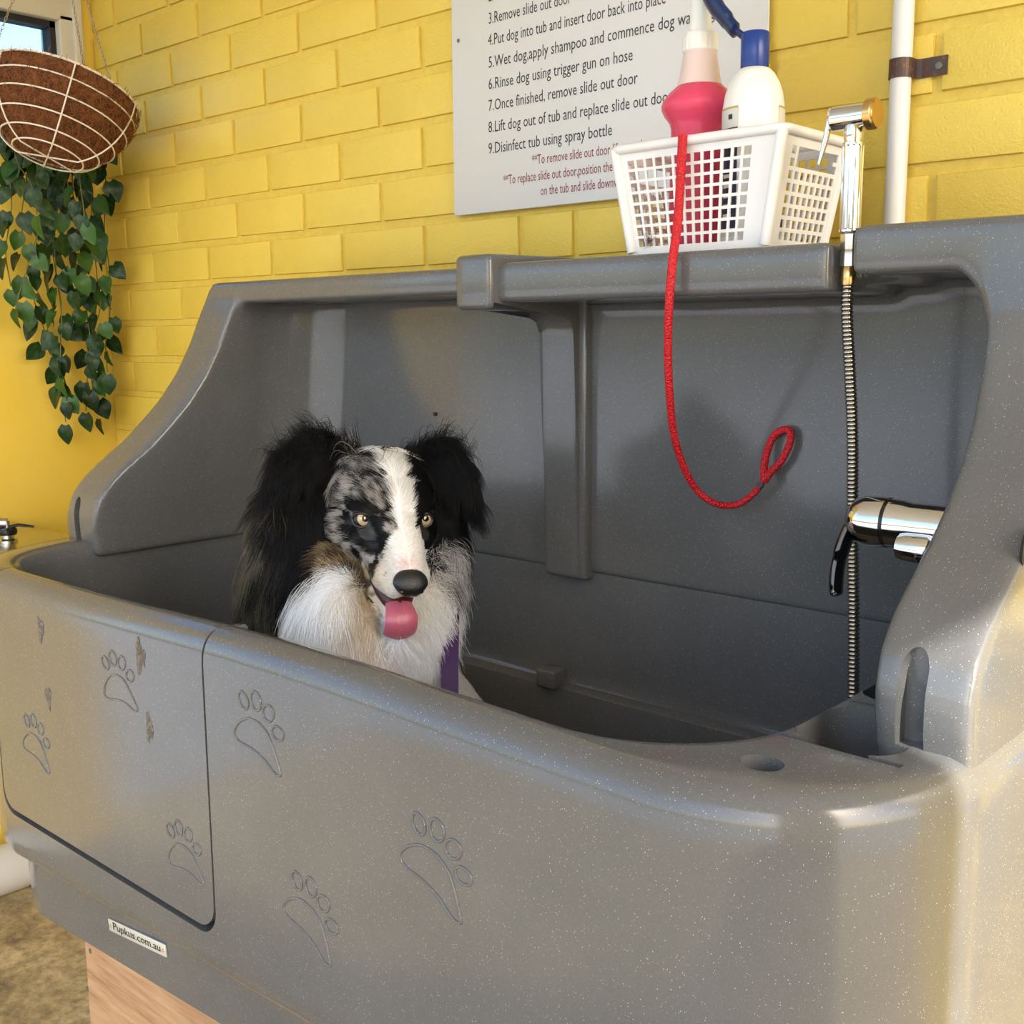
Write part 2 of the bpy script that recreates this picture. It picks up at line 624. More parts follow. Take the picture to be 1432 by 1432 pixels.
def outline(x0, x1, y0, y1, rfl, rfr, rbr, rbl, d=0.0):
    """counter-clockwise from the front left corner; d insets"""
    x0 += d; x1 -= d; y0 += d; y1 -= d
    rfl, rfr, rbr, rbl = [max(r - d, 0.01) for r in (rfl, rfr, rbr, rbl)]
    P = []
    def arc(cx, cy, r, a0):
        for k in range(NC):
            a = a0 + (math.pi / 2) * (k + 0.5) / NC
            P.append((cx + r * math.cos(a), cy + r * math.sin(a)))
    def side(p, q, n):
        for k in range(n):
            t = k / (n - 1)
            P.append((p[0] + (q[0] - p[0]) * t, p[1] + (q[1] - p[1]) * t))
    side((x0 + rfl, y0), (x1 - rfr, y0), NF)
    arc(x1 - rfr, y0 + rfr, rfr, -math.pi / 2)
    side((x1, y0 + rfr), (x1, y1 - rbr), NS)
    arc(x1 - rbr, y1 - rbr, rbr, 0)
    side((x1 - rbr, y1), (x0 + rbl, y1), NB)
    arc(x0 + rbl, y1 - rbl, rbl, math.pi / 2)
    side((x0, y1 - rbl), (x0, y0 + rfl), NS)
    arc(x0 + rfl, y0 + rfl, rfl, math.pi)
    return P

OUT = (-1.955, -0.312, 0.712, 1.462, 0.235, 0.215, 0.10, 0.10)
INN = (-1.855, -0.482, 0.764, 1.408, 0.15, 0.15, 0.12, 0.12)
rings = [('o', .055, .452), ('o', .045, .456), ('o', .042, .47), ('o', .040, .50), ('o', .040, .534), ('o', .034, .546), ('o', .020, .551), ('o', .010, .556), ('o', .004, .567), ('o', .0015, .58)]
rings[0] = ('o', .055, .442); rings[1] = ('o', .045, .446)
z = .605
while z < .94:
    rings.append(('o', 0.0, z)); z += .03
rings += [('o', 0.0, .945), ('o', .001, .957), ('o', .004, .967), ('o', .009, .975), ('o', .016, .981), ('o', .026, .985),
          ('i', -.022, .986), ('i', -.012, .985), ('i', -.004, .980), ('i', .001, .972), ('i', .004, .96), ('i', .005, .94)]
for z in (.90, .86, .82, .79):
    rings.append(('i', .006, z))
rings += [('i', .008, .775), ('i', .012, .769), ('i', .024, .766), ('i', .028, .762), ('i', .030, .75), ('i', .034, .70), ('i', .045, .64), ('i', .06, .615), ('i', .09, .602), ('i', .13, .6)]
V, Fc = [], []
npt = None
for kind, d, z in rings:
    P = outline(*(OUT if kind == 'o' else INN), d=d)
    npt = len(P)
    for x, y in P:
        zz = z
        s = float(smoothstep(.88, .96, z))
        zz += s * 0.012 * math.exp(-((x + 1.0) / .36) ** 2)
        if kind == 'o':
            zz += 0.062 * (x + 1.05) * (1 - float(smoothstep(.50, .66, z)))
        V.append((x, y, zz))
for i in range(len(rings) - 1):
    for k in range(npt):
        l = (k + 1) % npt
        Fc.append((i * npt + k, i * npt + l, (i + 1) * npt + l, (i + 1) * npt + k))
Fc.append(tuple(range(npt))[::-1])
Fc.append(tuple((len(rings) - 1) * npt + k for k in range(npt)))
body = mesh('body', V, Fc, tub, PLASTIC)

def prism_obj(poly, axis, a, b):
    bm = bmesh.new()
    bm_prism(bm, poly, axis, a, b)
    o = from_bm('cutter', bm, None, None, False)
    return o

def rounded_poly(x0, x1, z0, z1, r, n=7, top=False):
    P = []
    for cx, cz, a0, on in ((x0 + r, z0 + r, math.pi, True), (x1 - r, z0 + r, 1.5 * math.pi, True), (x1 - r, z1 - r, 0, top), (x0 + r, z1 - r, .5 * math.pi, top)):
        if on:
            for k in range(n + 1):
                a = a0 + (math.pi / 2) * k / n
                P.append((cx + r * math.cos(a), cz + r * math.sin(a)))
        else:
            P.append((cx + (r if a0 == 0 else -r), cz + r))
    return P

def boolean(o, cutter, op):
    md = o.modifiers.new('b', 'BOOLEAN')
    md.operation = op
    md.solver = 'EXACT'
    md.object = cutter
    baked(o)

DX0, DX1, DZ0 = -1.735, -1.148, .607
door = link('door', body.data.copy(), tub, PLASTIC)
c1 = prism_obj(rounded_poly(DX0, DX1, DZ0 + .004, 1.06, .035), 'y', .60, .90)
c2 = prism_obj(rounded_poly(DX0 - .004, DX1 + .004, DZ0 - .005, 1.06, .038), 'y', .60, .90)
boolean(door, c1, 'INTERSECT')
boolean(body, c2, 'DIFFERENCE')
for (px0, px1, py0, py1, r, zb) in ((-.472, -.372, .872, .985, .035, .925), (-.475, -.36, 1.015, 1.16, .035, .915)):
    c = prism_obj(rounded_poly(px0, px1, py0, py1, r, 7, True), 'z', zb, 1.1)
    boolean(body, c, 'DIFFERENCE')
    bpy.data.objects.remove(c)
# drain dimple
c = prism_obj([(-.449 + .019 * math.cos(a * math.pi / 12), .800 + .017 * math.sin(a * math.pi / 12)) for a in range(24)], 'z', .962, 1.1)
boolean(body, c, 'DIFFERENCE')
# finger notches in the compartment wall
for yy in (.872, 1.0):
    c2b = prism_obj([(-.52, .955), (-.36, .955), (-.36, 1.1), (-.52, 1.1)], 'y', yy - .004, yy + .004)
    boolean(body, c2b, 'DIFFERENCE')
    bpy.data.objects.remove(c2b)
for c in (c1, c2, c):
    bpy.data.objects.remove(c)

def edge_round(o, w=0.0025, ang=50):
    bv = o.modifiers.new('bev', 'BEVEL')
    bv.width = w
    bv.segments = 2
    bv.limit_method = 'ANGLE'
    bv.angle_limit = math.radians(ang)
    bv.use_clamp_overlap = True
    baked(o)

for o in (door, body):
    o.data.shade_smooth()
    o.data.set_sharp_from_angle(angle=math.radians(32))
    o.data.materials.clear()
    o.data.materials.append(PLASTIC)

# locating peg and boss on the ledge inside
rbox('ledge_peg', -1.192, -1.152, 1.365, 1.405, .76, .793, .006, tub, PLASTIC)
rbox('hinge_stop', -1.150, -1.132, .732, .770, .975, .9945, .004, tub, PLASTIC)

# ---------------------------------------------------------------- hood, one soft moulding
bm = bmesh.new()
profL = [(.945, .958), (.942, 1.03), (.95, 1.062), (.972, 1.092), (1.0, 1.116), (1.045, 1.150), (1.085, 1.188), (1.122, 1.228), (1.152, 1.272), (1.178, 1.325), (1.196, 1.375), (1.206, 1.40), (1.216, 1.425), (1.232, 1.438), (1.455, 1.440), (1.455, .958)]
profR = [(.925, .955), (.915, 1.0), (.915, 1.035), (.926, 1.066), (.95, 1.092), (.985, 1.116), (1.03, 1.145), (1.075, 1.178), (1.115, 1.218), (1.146, 1.262), (1.168, 1.31), (1.182, 1.36), (1.188, 1.40), (1.192, 1.455), (1.46, 1.455), (1.46, .955)]
vl = bm_prism(bm, profL, 'x', -1.945, -1.835)
vr = bm_prism(bm, profR, 'x', -.408, -.322)
bm_box(bm, -1.93, -.325, 1.398, 1.458, .958, 1.43)
# inner corner fillets
def fillet(cx, cy, r, sx, n=12):
    # quarter-round concave fill; centre of the arc, corner lies at +y and sx side
    P = [(cx + sx * r, cy + r)]
    for k in range(n + 1):
        a = (math.pi / 2) * k / n
        P.append((cx + sx * r * math.cos(a), cy + r * math.sin(a)))
    return P
bm_prism(bm, fillet(-1.835 + .16, 1.40 - .16, .165, -1), 'z', .958, 1.42)
bm_prism(bm, fillet(-.41 - .10, 1.40 - .10, .105, 1), 'z', .958, 1.42)
# top: left shelf, right shelf with the hose notch
bm_box(bm, -1.93, -1.14, 1.212, 1.458, 1.398, 1.438)
bm_box(bm, -1.16, -.606, 1.197, 1.458, 1.384, 1.440)
bm_box(bm, -.578, -.325, 1.190, 1.458, 1.402, 1.455)
bm_box(bm, -.62, -.56, 1.262, 1.458, 1.394, 1.444)
# arch corner under the shelf
def arch(x, z, r, sx, n=10):
    P = [(x, z)]
    for k in range(n + 1):
        a = (math.pi / 2) * k / n
        P.append((x - sx * (r - r * math.sin(a)), z - (r - r * math.cos(a))))
    return P
bm_prism(bm, arch(-.415, 1.405, .055, 1), 'y', 1.19, 1.42)
bm_prism(bm, arch(-1.84, 1.405, .05, -1), 'y', 1.215, 1.42)
hood = from_bm('splash_hood', bm, tub, PLASTIC, True, None)
rm = hood.modifiers.new('r', 'REMESH')
rm.mode = 'VOXEL'
rm.voxel_size = 0.0046
rm.use_smooth_shade = True
baked(hood)
me = hood.data
co = np.empty(len(me.vertices) * 3, np.float32)
me.vertices.foreach_get('co', co)
co = co.reshape(-1, 3)
def slot(x, z0, z1, w, ymax, depth):
    m = (co[:, 1] < ymax)
    zc = np.clip(co[:, 2], z0, z1)
    d = np.hypot(co[:, 0] - x, co[:, 2] - zc)
    s = np.where(m, 1 - smoothstep(w * .75, w * 1.25, d), 0)
    co[:, 1] += s * depth
t_ = np.clip((co[:, 2] - 1.0) / .445, 0, None)
co[:, 0] += .072 * t_ * (1 - smoothstep(-1.90, -1.55, co[:, 0]))
co[:, 0] -= .022 * t_ * smoothstep(-.50, -.40, co[:, 0]) * (1 - smoothstep(-.40, -.33, co[:, 0]))
me.vertices.foreach_set('co', co.ravel())
me.update()
sm = hood.modifiers.new('s', 'SMOOTH')
sm.factor = 0.5
sm.iterations = 26
baked(hood)
hood.data.shade_smooth()
hood.data.materials.clear()
hood.data.materials.append(PLASTIC)

for (x, z0, z1, y0, w) in ((-.3735, .985, 1.052, .937, .0125), (-1.898, .985, 1.045, .965, .0095)):
    P = [(x - w, z0), (x + w, z0)] + [(x + w * math.cos(math.pi * k / 12), z1 + w * 1.6 * math.sin(math.pi * k / 12)) for k in range(13)]
    c = prism_obj(P, 'y', .84, y0)
    boolean(hood, c, 'DIFFERENCE')
    bpy.data.objects.remove(c)
hood.data.shade_smooth()
hood.data.set_sharp_from_angle(angle=math.radians(38))
hood.data.materials.clear()
hood.data.materials.append(PLASTIC)

# overlap band where the two hood halves meet
bm = bmesh.new()
prof = [(1.178, 1.374), (1.178, 1.452), (1.45, 1.456), (1.45, 1.43), (1.40, 1.43), (1.40, .95), (1.376, .95), (1.376, 1.345), (1.366, 1.366), (1.345, 1.374)]
bm_prism(bm, prof, 'x', -1.182, -1.112)
bmesh.ops.bevel(bm, geom=list(bm.edges), offset=.010, segments=4, profile=.5, affect='EDGES', clamp_overlap=True)
from_bm('joint_band', bm, tub, PLASTIC, True, 40)
rbox('joint_rib', -1.125, -1.100, 1.381, 1.41, .95, 1.40, .005, tub, PLASTIC)

# dark discs for the shade inside the panel pinhole and the plumbing hole
lathe('pinhole_dark_disc', [(.0001, 0), (.0035, 0), (.0035, .003), (.0001, .003)], at_y(609, 579, 1.397), tub, DARKG, 12, (0, -1, 0))
hx = at_x(1433, 775, -.3235)
lathe('plumbing_dark_disc', [(.001, 0), (.024, 0), (.026, .003), (.001, .003)], (-.3265, hx.y + .02, hx.z), tub, DARKG, 28, (1, 0, 0))

# paw prints, raised outlines that follow the moulded front
front_y = .7121
def paw(name, cx, cz, size, mirror, lean, parent):
    parts = []
    def loop(pts, rad):
        P = []
        for x, z in pts:
            xx = x * mirror * 1.28
            z = z * .9
            a = lean
            P.append(Vector((cx + size * (xx * math.cos(a) - z * math.sin(a)), front_y, cz + size * (xx * math.sin(a) + z * math.cos(a)))))
        # surface: follow the rounded left corner
        for q in P:
            if q.x < -1.72:
                dx = -1.72 - q.x
                q.y = front_y + (.235 - math.sqrt(max(.235 ** 2 - dx * dx, 0)))
        parts.append(tube_data(P, rad, 6, False, True))
    def ell(ex, ez, rx, rz, rot):
        o = []
        for k in range(20):
            a = 2 * math.pi * k / 20
            x, z = rx * math.cos(a), rz * math.sin(a)
            o.append((ex + x * math.cos(rot) - z * math.sin(rot), ez + x * math.sin(rot) + z * math.cos(rot)))
        return o
    r = .0018
    loop(ell(-.46, .40, .13, .19, .35), r)
    loop(ell(-.15, .62, .135, .21, .15), r)
    loop(ell(.19, .57, .135, .20, -.2), r)
    loop(ell(.48, .28, .14, .17, -.5), r)
    pad = [(0, .17), (.24, .08), (.44, -.18), (.62, -.46), (.70, -.62), (.56, -.70), (.24, -.58), (-.10, -.58), (-.42, -.66), (-.58, -.56), (-.50, -.22), (-.28, .07)]
    pts = [(q.x, q.y) for q in catmull([(a, b, 0) for a, b in pad] + [(pad[0][0], pad[0][1], 0)], 4)[:-1]]
    loop(pts, r)
    V, Fc = merge(parts)
    return mesh(name, V, Fc, parent, PLASTIC, True)

for (u, v, s, mir, lean, par) in ((50, 1036, .052, 1, -.25, door), (165, 952, .052, 1, 0.0, door), (257, 1190, .05, 1, -.02, door),
                                  (361, 1020, .056, 1, -.28, tub), (434, 1278, .056, 1, -.42, tub), (609, 1206, .058, 1, -.42, tub)):
    q = at_y(u, v, front_y)
    paw('paw_print', q.x, q.z, s, mir, lean, par)

# scuffs worn into the door
m, nt, p = new_mat('scuffed_plastic')
n1 = noise_node(nt, 220, 6, 0.8, world_pos(nt))
c = ramp(nt, n1.outputs[0], [(0.35, (0.06, 0.045, 0.035)), (0.55, (0.20, 0.17, 0.14)), (0.7, (0.5, 0.46, 0.42))])
nt.links.new(c.outputs[0], p.inputs['Base Color'])
p.inputs['Roughness'].default_value = 0.8
bump(nt, p, n1.outputs[0], 1.0, 0.004)
SCUFF = m
for (u, v, w_, h_) in ((57, 880, .019, .034), (68, 975, .017, .030), (196, 918, .021, .042), (209, 1018, .015, .037)):
    q = at_y(u, v, front_y)
    N = 12
    P = []
    for k in range(2 * N):
        a = math.pi * k / N
        rr = 1 + .25 * math.sin(3.1 * a + u) + random.uniform(-.18, .18)
        P.append((q.x + w_ * .5 * rr * math.cos(a), q.z + h_ * .5 * rr * math.sin(a)))
    bm = bmesh.new()
    bm_prism(bm, P, 'y', front_y - .0006, front_y + .004)
    from_bm('scuff_mark', bm, door, SCUFF, False)

# name plate
pl = rbox('name_plate', 0, .160, -.0015, .0015, 0, .0185, .001, tub, PLATE)
a0 = at_y(151, 1302, .747); a1 = at_y(232, 1341, .747)
ang = -math.atan2(a1.z - a0.z, a1.x - a0.x)
pl.matrix_local = Matrix.Translation((a0.x, .7505, a0.z)) @ Matrix.Rotation(ang, 4, 'Y')
for sx in (.006, .154):
    lathe('plate_screw', [(.0026, 0), (.0022, .0012), (.0008, .0016)], (sx, -.0014, .0092), pl, STEEL, 12, (0, -1, 0))

def text_mesh(name, body_, size, parent, mat, thick=0.0):
    cu = bpy.data.curves.new('t', 'FONT')
    cu.body = body_
    cu.size = size
    cu.extrude = thick
    cu.resolution_u = 2
    o = bpy.data.objects.new('t', cu)
    COL.objects.link(o)
    me = evaluated(o, name)
    bpy.data.objects.remove(o)
    bpy.data.curves.remove(cu)
    me.materials.clear()
    w_ = max((q.co.x for q in me.vertices), default=0)
    return link(name, me, parent, mat), w_

t, tw = text_mesh('lettering', 'Pupkus.com.au', .016, pl, INK, .0002)
t.matrix_local = Matrix.Translation((.013, -.0019, .0055)) @ Matrix.Rotation(math.pi / 2, 4, 'X') @ Matrix.Scale(.134 / tw, 4, (1, 0, 0))

# ---------------------------------------------------------------- plywood plinth
box = thing('plywood_plinth', 'plywood box plinth carrying the grey dog bath', 'plinth')
def ptop(x):
    return .4405 + .062 * (x + 1.05)
def panel(name, x0, x1, y0, y1):
    bm = bmesh.new()
    bm_prism(bm, [(x0, .002), (x1, .002), (x1, ptop(x1)), (x0, ptop(x0))], 'y', y0, y1)
    return from_bm(name, bm, box, PLY, False)
panel('front_panel', -1.628, -.52, .775, .793)
panel('side_panel', -1.628, -1.610, .794, 1.40)
panel('side_panel', -.538, -.52, .794, 1.40)
panel('back_panel', -1.628, -.52, 1.402, 1.42)
for (u, v) in ((122, 1383), (126, 1330)):
    q = at_y(u, v, .7745)
    lathe('screw', [(.0045, 0), (.004, .0012), (.001, .0012)], (q.x, .7752, q.z), box, SCREWM, 14, (0, -1, 0))

# ================================================================ instruction sign
SY = W - .010
sign = thing('instruction_sign', 'white wall sign listing numbered dog washing steps in black and red', 'sign')
SX0, SX1, SZ0, SZ1 = -1.4885, -.858, 1.551, 2.24
rbox('board', SX0, SX1, SY, SY + .004, SZ0, SZ1, .0015, sign, SIGNW)
for (u, v) in ((641, 57),):
    q = at_y(u, v, SY)
    lathe('screw', [(.0035, 0), (.003, .001), (.0008, .0014)], (q.x, SY, q.z), sign, SCREWM, 12, (0, -1, 0))
    lathe('screw', [(.0035, 0), (.003, .001), (.0008, .0014)], (SX1 - (q.x - SX0), SY, q.z), sign, SCREWM, 12, (0, -1, 0))
lines = [('2.', -1.399, 1.900, None, 0), ('3.Remove slide out door', -1.399, 1.864, None, 0), ('4.Put dog into tub and insert door back into place', -1.400, 1.829, None, 0),
         ('5.Wet dog,apply shampoo and commence dog washing', -1.400, 1.7925, -.946, 0), ('6.Rinse dog using trigger gun on hose', -1.4005, 1.757, -1.093, 0),
         ('7.Once finished, remove slide out door', -1.401, 1.7215, -1.083, 0), ('8.Lift dog out of tub and replace slide out door', -1.4015, 1.6855, -1.018, 0),
         ('9.Disinfect tub using spray bottle', -1.402, 1.650, -1.132, 0),
         ('**To remove slide out door lift up and out', -1.301, 1.6215, None, 1), ('**To replace slide out door,position the door in to', -1.367, 1.595, None, 1),
         ('on the tub and slide downwards', -1.282, 1.570, None, 1)]
for s_, x, z, xe, red in lines:
    size = .0265 if not red else .0225
    t, tw = text_mesh('lettering', s_, size, sign, REDINK if red else INK)
    k = (xe - x) / tw if xe else (.685 if not red else .645)
    t.matrix_local = Matrix.Translation((x, SY - .0004, z)) @ Matrix.Rotation(math.pi / 2, 4, 'X') @ Matrix.Scale(k, 4, (1, 0, 0))

# ================================================================ conduit on the wall
pipe = thing('conduit_pipe', 'white plastic conduit pipe running up the yellow brick wall', 'pipe')
px = -.658
lathe('tube', [(.0135, .9), (.0135, 2.69)], (px, W - .0165, 0), pipe, PVC, 24)
strap = []
for k in range(13):
    a = math.pi * k / 12
    strap.append((px - .0155 * math.cos(a), W - .0165 - .0155 * math.sin(a)))
strap = [(px - .0155, W - .003)] + strap + [(px + .0155, W - .004), (px + .022, W - .0025), (px + .055, W - .0025)]
inner = [(px + .055, W - .0012), (px + .021, W - .0012), (px + .0142, W - .003)] + [(px + .0142 * math.cos(math.pi * k / 12), W - .0165 - .0142 * math.sin(math.pi * k / 12)) for k in range(13)] + [(px - .0142, W - .003)]
bm = bmesh.new()
bm_prism(bm, strap + inner, 'z', 1.664, 1.688)
cl = from_bm('saddle_clip', bm, pipe, RUST, False)
lathe('clip_screw', [(.005, 0), (.0045, .0015), (.001, .002)], (px + .044, W - .0025, 1.676), cl, SCREWM, 12, (0, -1, 0))

# ================================================================ wire shelf basket
SHZ = 1.4405
bk = thing('plastic_basket', 'white plastic lattice basket standing on the hood shelf', 'basket')
T4 = [(-.932, 1.232), (-.688, 1.232), (-.688, 1.392), (-.932, 1.392)]      # top, x-y
B4 = [(-.908, 1.240), (-.712, 1.240), (-.712, 1.384), (-.908, 1.384)]
BZ0, BZ1 = SHZ + .001, SHZ + .136

def lattice(nm, b0, b1, t0, t1, nx, ny, mx, my, bar, notch=None, mr=None):
    mr = mx if mr is None else mr
    """panel between bottom edge b0-b1 and top edge t0-t1 with nx x ny openings"""
    us = [0.0]
    cw = (1 - mx - mr) / nx
    for i in range(nx):
        us += [mx + i * cw + cw * bar / 2, mx + (i + 1) * cw - cw * bar / 2]
    us.append(1.0)
    vs_ = [0.0]
    ch = (1 - my[0] - my[1]) / ny
    for j in range(ny):
        vs_ += [my[0] + j * ch + ch * bar / 2, my[0] + (j + 1) * ch - ch * bar / 2]
    vs_.append(1.0)
    bm = bmesh.new()
    G = []
    for vv in vs_:
        row = []
        for uu in us:
            bot = Vector((*b0, BZ0)).lerp(Vector((*b1, BZ0)), uu)
            top = Vector((*t0, BZ1)).lerp(Vector((*t1, BZ1)), uu)
            row.append(bm.verts.new(bot.lerp(top, vv)))
        G.append(row)
    for j in range(len(vs_) - 1):
        for i in range(len(us) - 1):
            hole = (i % 2 == 1) and (j % 2 == 1)
            if notch:
                uc, vc = (us[i] + us[i + 1]) / 2, (vs_[j] + vs_[j + 1]) / 2
                if notch[0] < uc < notch[1] and vc > notch[2] and vc < notch[3]:
                    hole = True
            if not hole:
                bm.faces.new((G[j][i], G[j][i + 1], G[j + 1][i + 1], G[j + 1][i]))
    loose = [v_ for v_ in bm.verts if not v_.link_faces]
    bmesh.ops.delete(bm, geom=loose, context='VERTS')
    o = from_bm(nm, bm, bk, BASKET, False)
    sd = o.modifiers.new('s', 'SOLIDIFY')
    sd.thickness = .0022
    sd.offset = 0
    return baked(o)

lattice('side_panel', B4[0], B4[1], T4[0], T4[1], 13, 8, .06, (.06, .10), .26, None, .15)
lattice('side_panel', B4[2], B4[3], T4[2], T4[3], 13, 8, .07, (.06, .10), .26)
lattice('end_panel', B4[1], B4[2], T4[1], T4[2], 8, 8, .16, (.06, .10), .34, (.26, .86, .70, .93), .06)
lattice('end_panel', B4[3], B4[0], T4[3], T4[0], 8, 8, .10, (.06, .10), .34, (.22, .80, .70, .93))
rbox('base', B4[0][0], B4[1][0], B4[0][1], B4[2][1], SHZ + .0005, SHZ + .004, .001, bk, BASKET)
def rrect(x0, x1, y0, y1, r, z, n=6):
    P = []
    for cx, cy, a0 in ((x1 - r, y1 - r, 0), (x0 + r, y1 - r, .5), (x0 + r, y0 + r, 1), (x1 - r, y0 + r, 1.5)):
        for k in range(n + 1):
            a = (a0 + .5 * k / n) * math.pi
            P.append(Vector((cx + r * math.cos(a), cy + r * math.sin(a), z)))
    return P
tube('rim', rrect(T4[0][0] - .003, T4[1][0] + .003, T4[0][1] - .003, T4[2][1] + .003, .014, BZ1), .0062, bk, BASKET, 8, True)
for (bx, by), (tx, ty) in zip(B4, T4):
    tube('corner_post', [(bx, by, BZ0 + .003), (tx, ty, BZ1)], .0075, bk, BASKET, 10)
# tuft of dog hair caught on it
parts = []
q0 = at_y(908, 338, 1.236)
for k in range(40):
    d = Vector((random.uniform(-1, 1), random.uniform(-.4, .1), random.uniform(-.6, 1.2))).normalized() * random.uniform(.006, .014)
    mid = q0 + d * .5 + Vector((random.uniform(-.003, .003), 0, random.uniform(-.003, .003)))
    parts.append(tube_data([q0, mid, q0 + d], [.0003, .00025, .0001], 3, False))
V, Fc = merge(parts)
mesh('hair_tuft', V, Fc, bk, simple('brown_hair', (.12, .07, .04), .6))

# ================================================================ spray bottle
sb = thing('spray_bottle', 'clear spray bottle of pink liquid with blue trigger, in white basket', 'bottle')
SBX, SBY = -.8615, 1.320
L0 = SHZ + .006
lathe('bottle_body', [(.030, L0), (.0365, L0 + .004), (.0375, L0 + .02), (.0365, 1.606), (.0385, 1.614), (.0455, 1.623), (.0490, 1.630), (.0495, 1.636), (.0475, 1.642), (.039, 1.652), (.030, 1.660)], (SBX, SBY, 0), sb, PINK, 40)
lathe('bottle_neck', [(.030, 1.6601), (.0275, 1.668), (.0245, 1.684), (.0215, 1.702), (.018, 1.710)], (SBX, SBY, 0), sb, MILKY, 36)
prof = []
V, Fc = [], []
n = 60
for r, z in ((.021, 1.702), (.0225, 1.704), (.0222, 1.722), (.0205, 1.726)):
    for k in range(n):
        rr = r * (1 + (.035 if k % 3 == 0 else 0) * (1 if 1.7035 < z < 1.7255 else 0))
        a = 2 * math.pi * k / n
        V.append((SBX + rr * math.cos(a), SBY + rr * math.sin(a), z))
for i in range(3):
    for k in range(n):
        l = (k + 1) % n
        Fc.append((i * n + k, i * n + l, (i + 1) * n + l, (i + 1) * n + k))
Fc += [tuple(range(n))[::-1], tuple(3 * n + k for k in range(n))]
mesh('collar', V, Fc, sb, BOTTLEW, True, 30)
lathe('spray_neck', [(.0155, 1.726), (.0145, 1.735), (.0135, 1.755), (.014, 1.768), (.0165, 1.775), (.0165, 1.79)], (SBX, SBY, 0), sb, BOTTLEW, 28)
hd = rbox('spray_head', SBX - .035, SBX + .045, SBY - .013, SBY + .013, 1.788, 1.822, .009, sb, BOTTLEW)
lathe('nozzle', [(.009, 0), (.009, .012), (.006, .014)], (SBX + .045, SBY, 1.806), sb, BOTTLEW, 20, (1, 0, 0))
trig = [at_y(u, v, SBY - .02) for u, v in ((985, -32), (992, -8), (1002, 10), (1015, 26), (1026, 40), (1041, 52))]
tube('trigger', catmull(trig, 6), [.014] * 6 + [.0155] * 8 + [.0145] * 6 + [.0125] * 6 + [.006] * 5, sb, CAPD, 12, False, .6)

# ================================================================ shampoo bottle
sh = thing('shampoo_bottle', 'white rounded shampoo bottle with blue cap, in white basket', 'bottle')
HX, HY = -.766, 1.297
lathe('bottle_body', [(.033, L0), (.0375, L0 + .003), (.0385, L0 + .01), (.0385, 1.600), (.0380, 1.618), (.0355, 1.634), (.031, 1.647), (.025, 1.657), (.019, 1.663), (.0165, 1.664)], (HX, HY, 0), sh, BOTTLEW, 44)
lathe('cap', [(.0168, 1.6642), (.0175, 1.6655), (.0178, 1.704), (.0165, 1.7065), (.001, 1.7068)], (HX, HY, 0), sh, CAPB, 36)
def wrap(nm, z0, z1, a0, a1, rad, mat, par):
    V, Fc = [], []
    N = 14
    for z in (z0, z1):
        for k in range(N + 1):
            a = math.radians(a0 + (a1 - a0) * k / N)
            V.append((HX + rad * math.cos(a), HY + rad * math.sin(a), z))
    for k in range(N):
        Fc.append((k, k + 1, N + 2 + k, N + 1 + k))
    return mesh(nm, V, Fc, par, mat, True)
for a0, a1 in ((-190, -88), (-8, 80)):
    lb = wrap('label', L0 + .012, 1.615, a0, a1, .0388, LABELW, sh)
    wrap('label_band', L0 + .022, 1.590, a0, a1, .0390, LABELD, lb)
    wrap('label_edge', 1.6125, 1.615, a0, a1, .0390, LABELG, lb)
    for k in range(5):
        wrap('label_print', 1.53 - .012 * k, 1.5345 - .012 * k, a1 - 34, a1 - 10 - 4 * (k % 2), .0392, LABELW, lb)
    wrap('label_emblem', 1.600, 1.606, a1 - 22, a1 - 12, .0392, LABELD, lb)

# ================================================================ hand shower
hs = thing('hand_shower', 'chrome trigger hand shower standing in the hood notch with steel hose', 'shower')
GX, GY = -.5945, 1.222
V, Fc = [], []
n = 66
for r, z in ((.0100, 1.449), (.0120, 1.4505), (.0122, 1.453), (.0108, 1.4545), (.0108, 1.543), (.0118, 1.5445), (.0118, 1.547), (.0100, 1.548)):
    for k in range(n):
        rr = r
        if 1.4540 < z < 1.5435:
            rr = r + (.0009 if (k // 3) % 2 else -.0004)
        a = 2 * math.pi * k / n
        V.append((GX + rr * math.cos(a), GY + rr * math.sin(a), z))
for i in range(7):
    for k in range(n):
        l = (k + 1) % n
        Fc.append((i * n + k, i * n + l, (i + 1) * n + l, (i + 1) * n + k))
Fc += [tuple(range(n))[::-1], tuple(7 * n + k for k in range(n))]
mesh('ribbed_handle', V, Fc, hs, CHROME, True, 40)
lathe('neck', [(.0095, 1.548), (.0108, 1.552), (.0108, 1.560), (.0092, 1.571)], (GX, GY, 0), hs, CHROME, 28)
lathe('spray_head', [(.001, -.027), (.0115, -.0265), (.0135, -.024), (.0135, .014), (.0145, .016)], (GX, GY, 1.5755), hs, CHROME, 32, (1, 0, 0))
lathe('spray_ring', [(.0145, .016), (.0168, .0165), (.0170, .0245), (.0160, .0255), (.0150, .0275), (.001, .0285)], (GX, GY, 1.5755), hs, BRASS, 40, (1, 0, 0))
tube('trigger_lever', [(GX - .0275, GY, 1.587), (GX - .030, GY, 1.572), (GX - .034, GY, 1.552), (GX - .041, GY, 1.528)], [.0035, .0042, .0036, .002], hs, CHROME, 10)
lathe('base_nut', [(.0085, 1.412), (.0105, 1.413), (.0105, 1.428), (.0095, 1.430), (.0105, 1.432), (.0105, 1.448), (.009, 1.449)], (GX, GY, 0), hs, STEEL, 8)
lathe('swivel', [(.0078, 1.392), (.0085, 1.394), (.0085, 1.411), (.0078, 1.412)], (GX, GY, 0), hs, BRASS, 20)
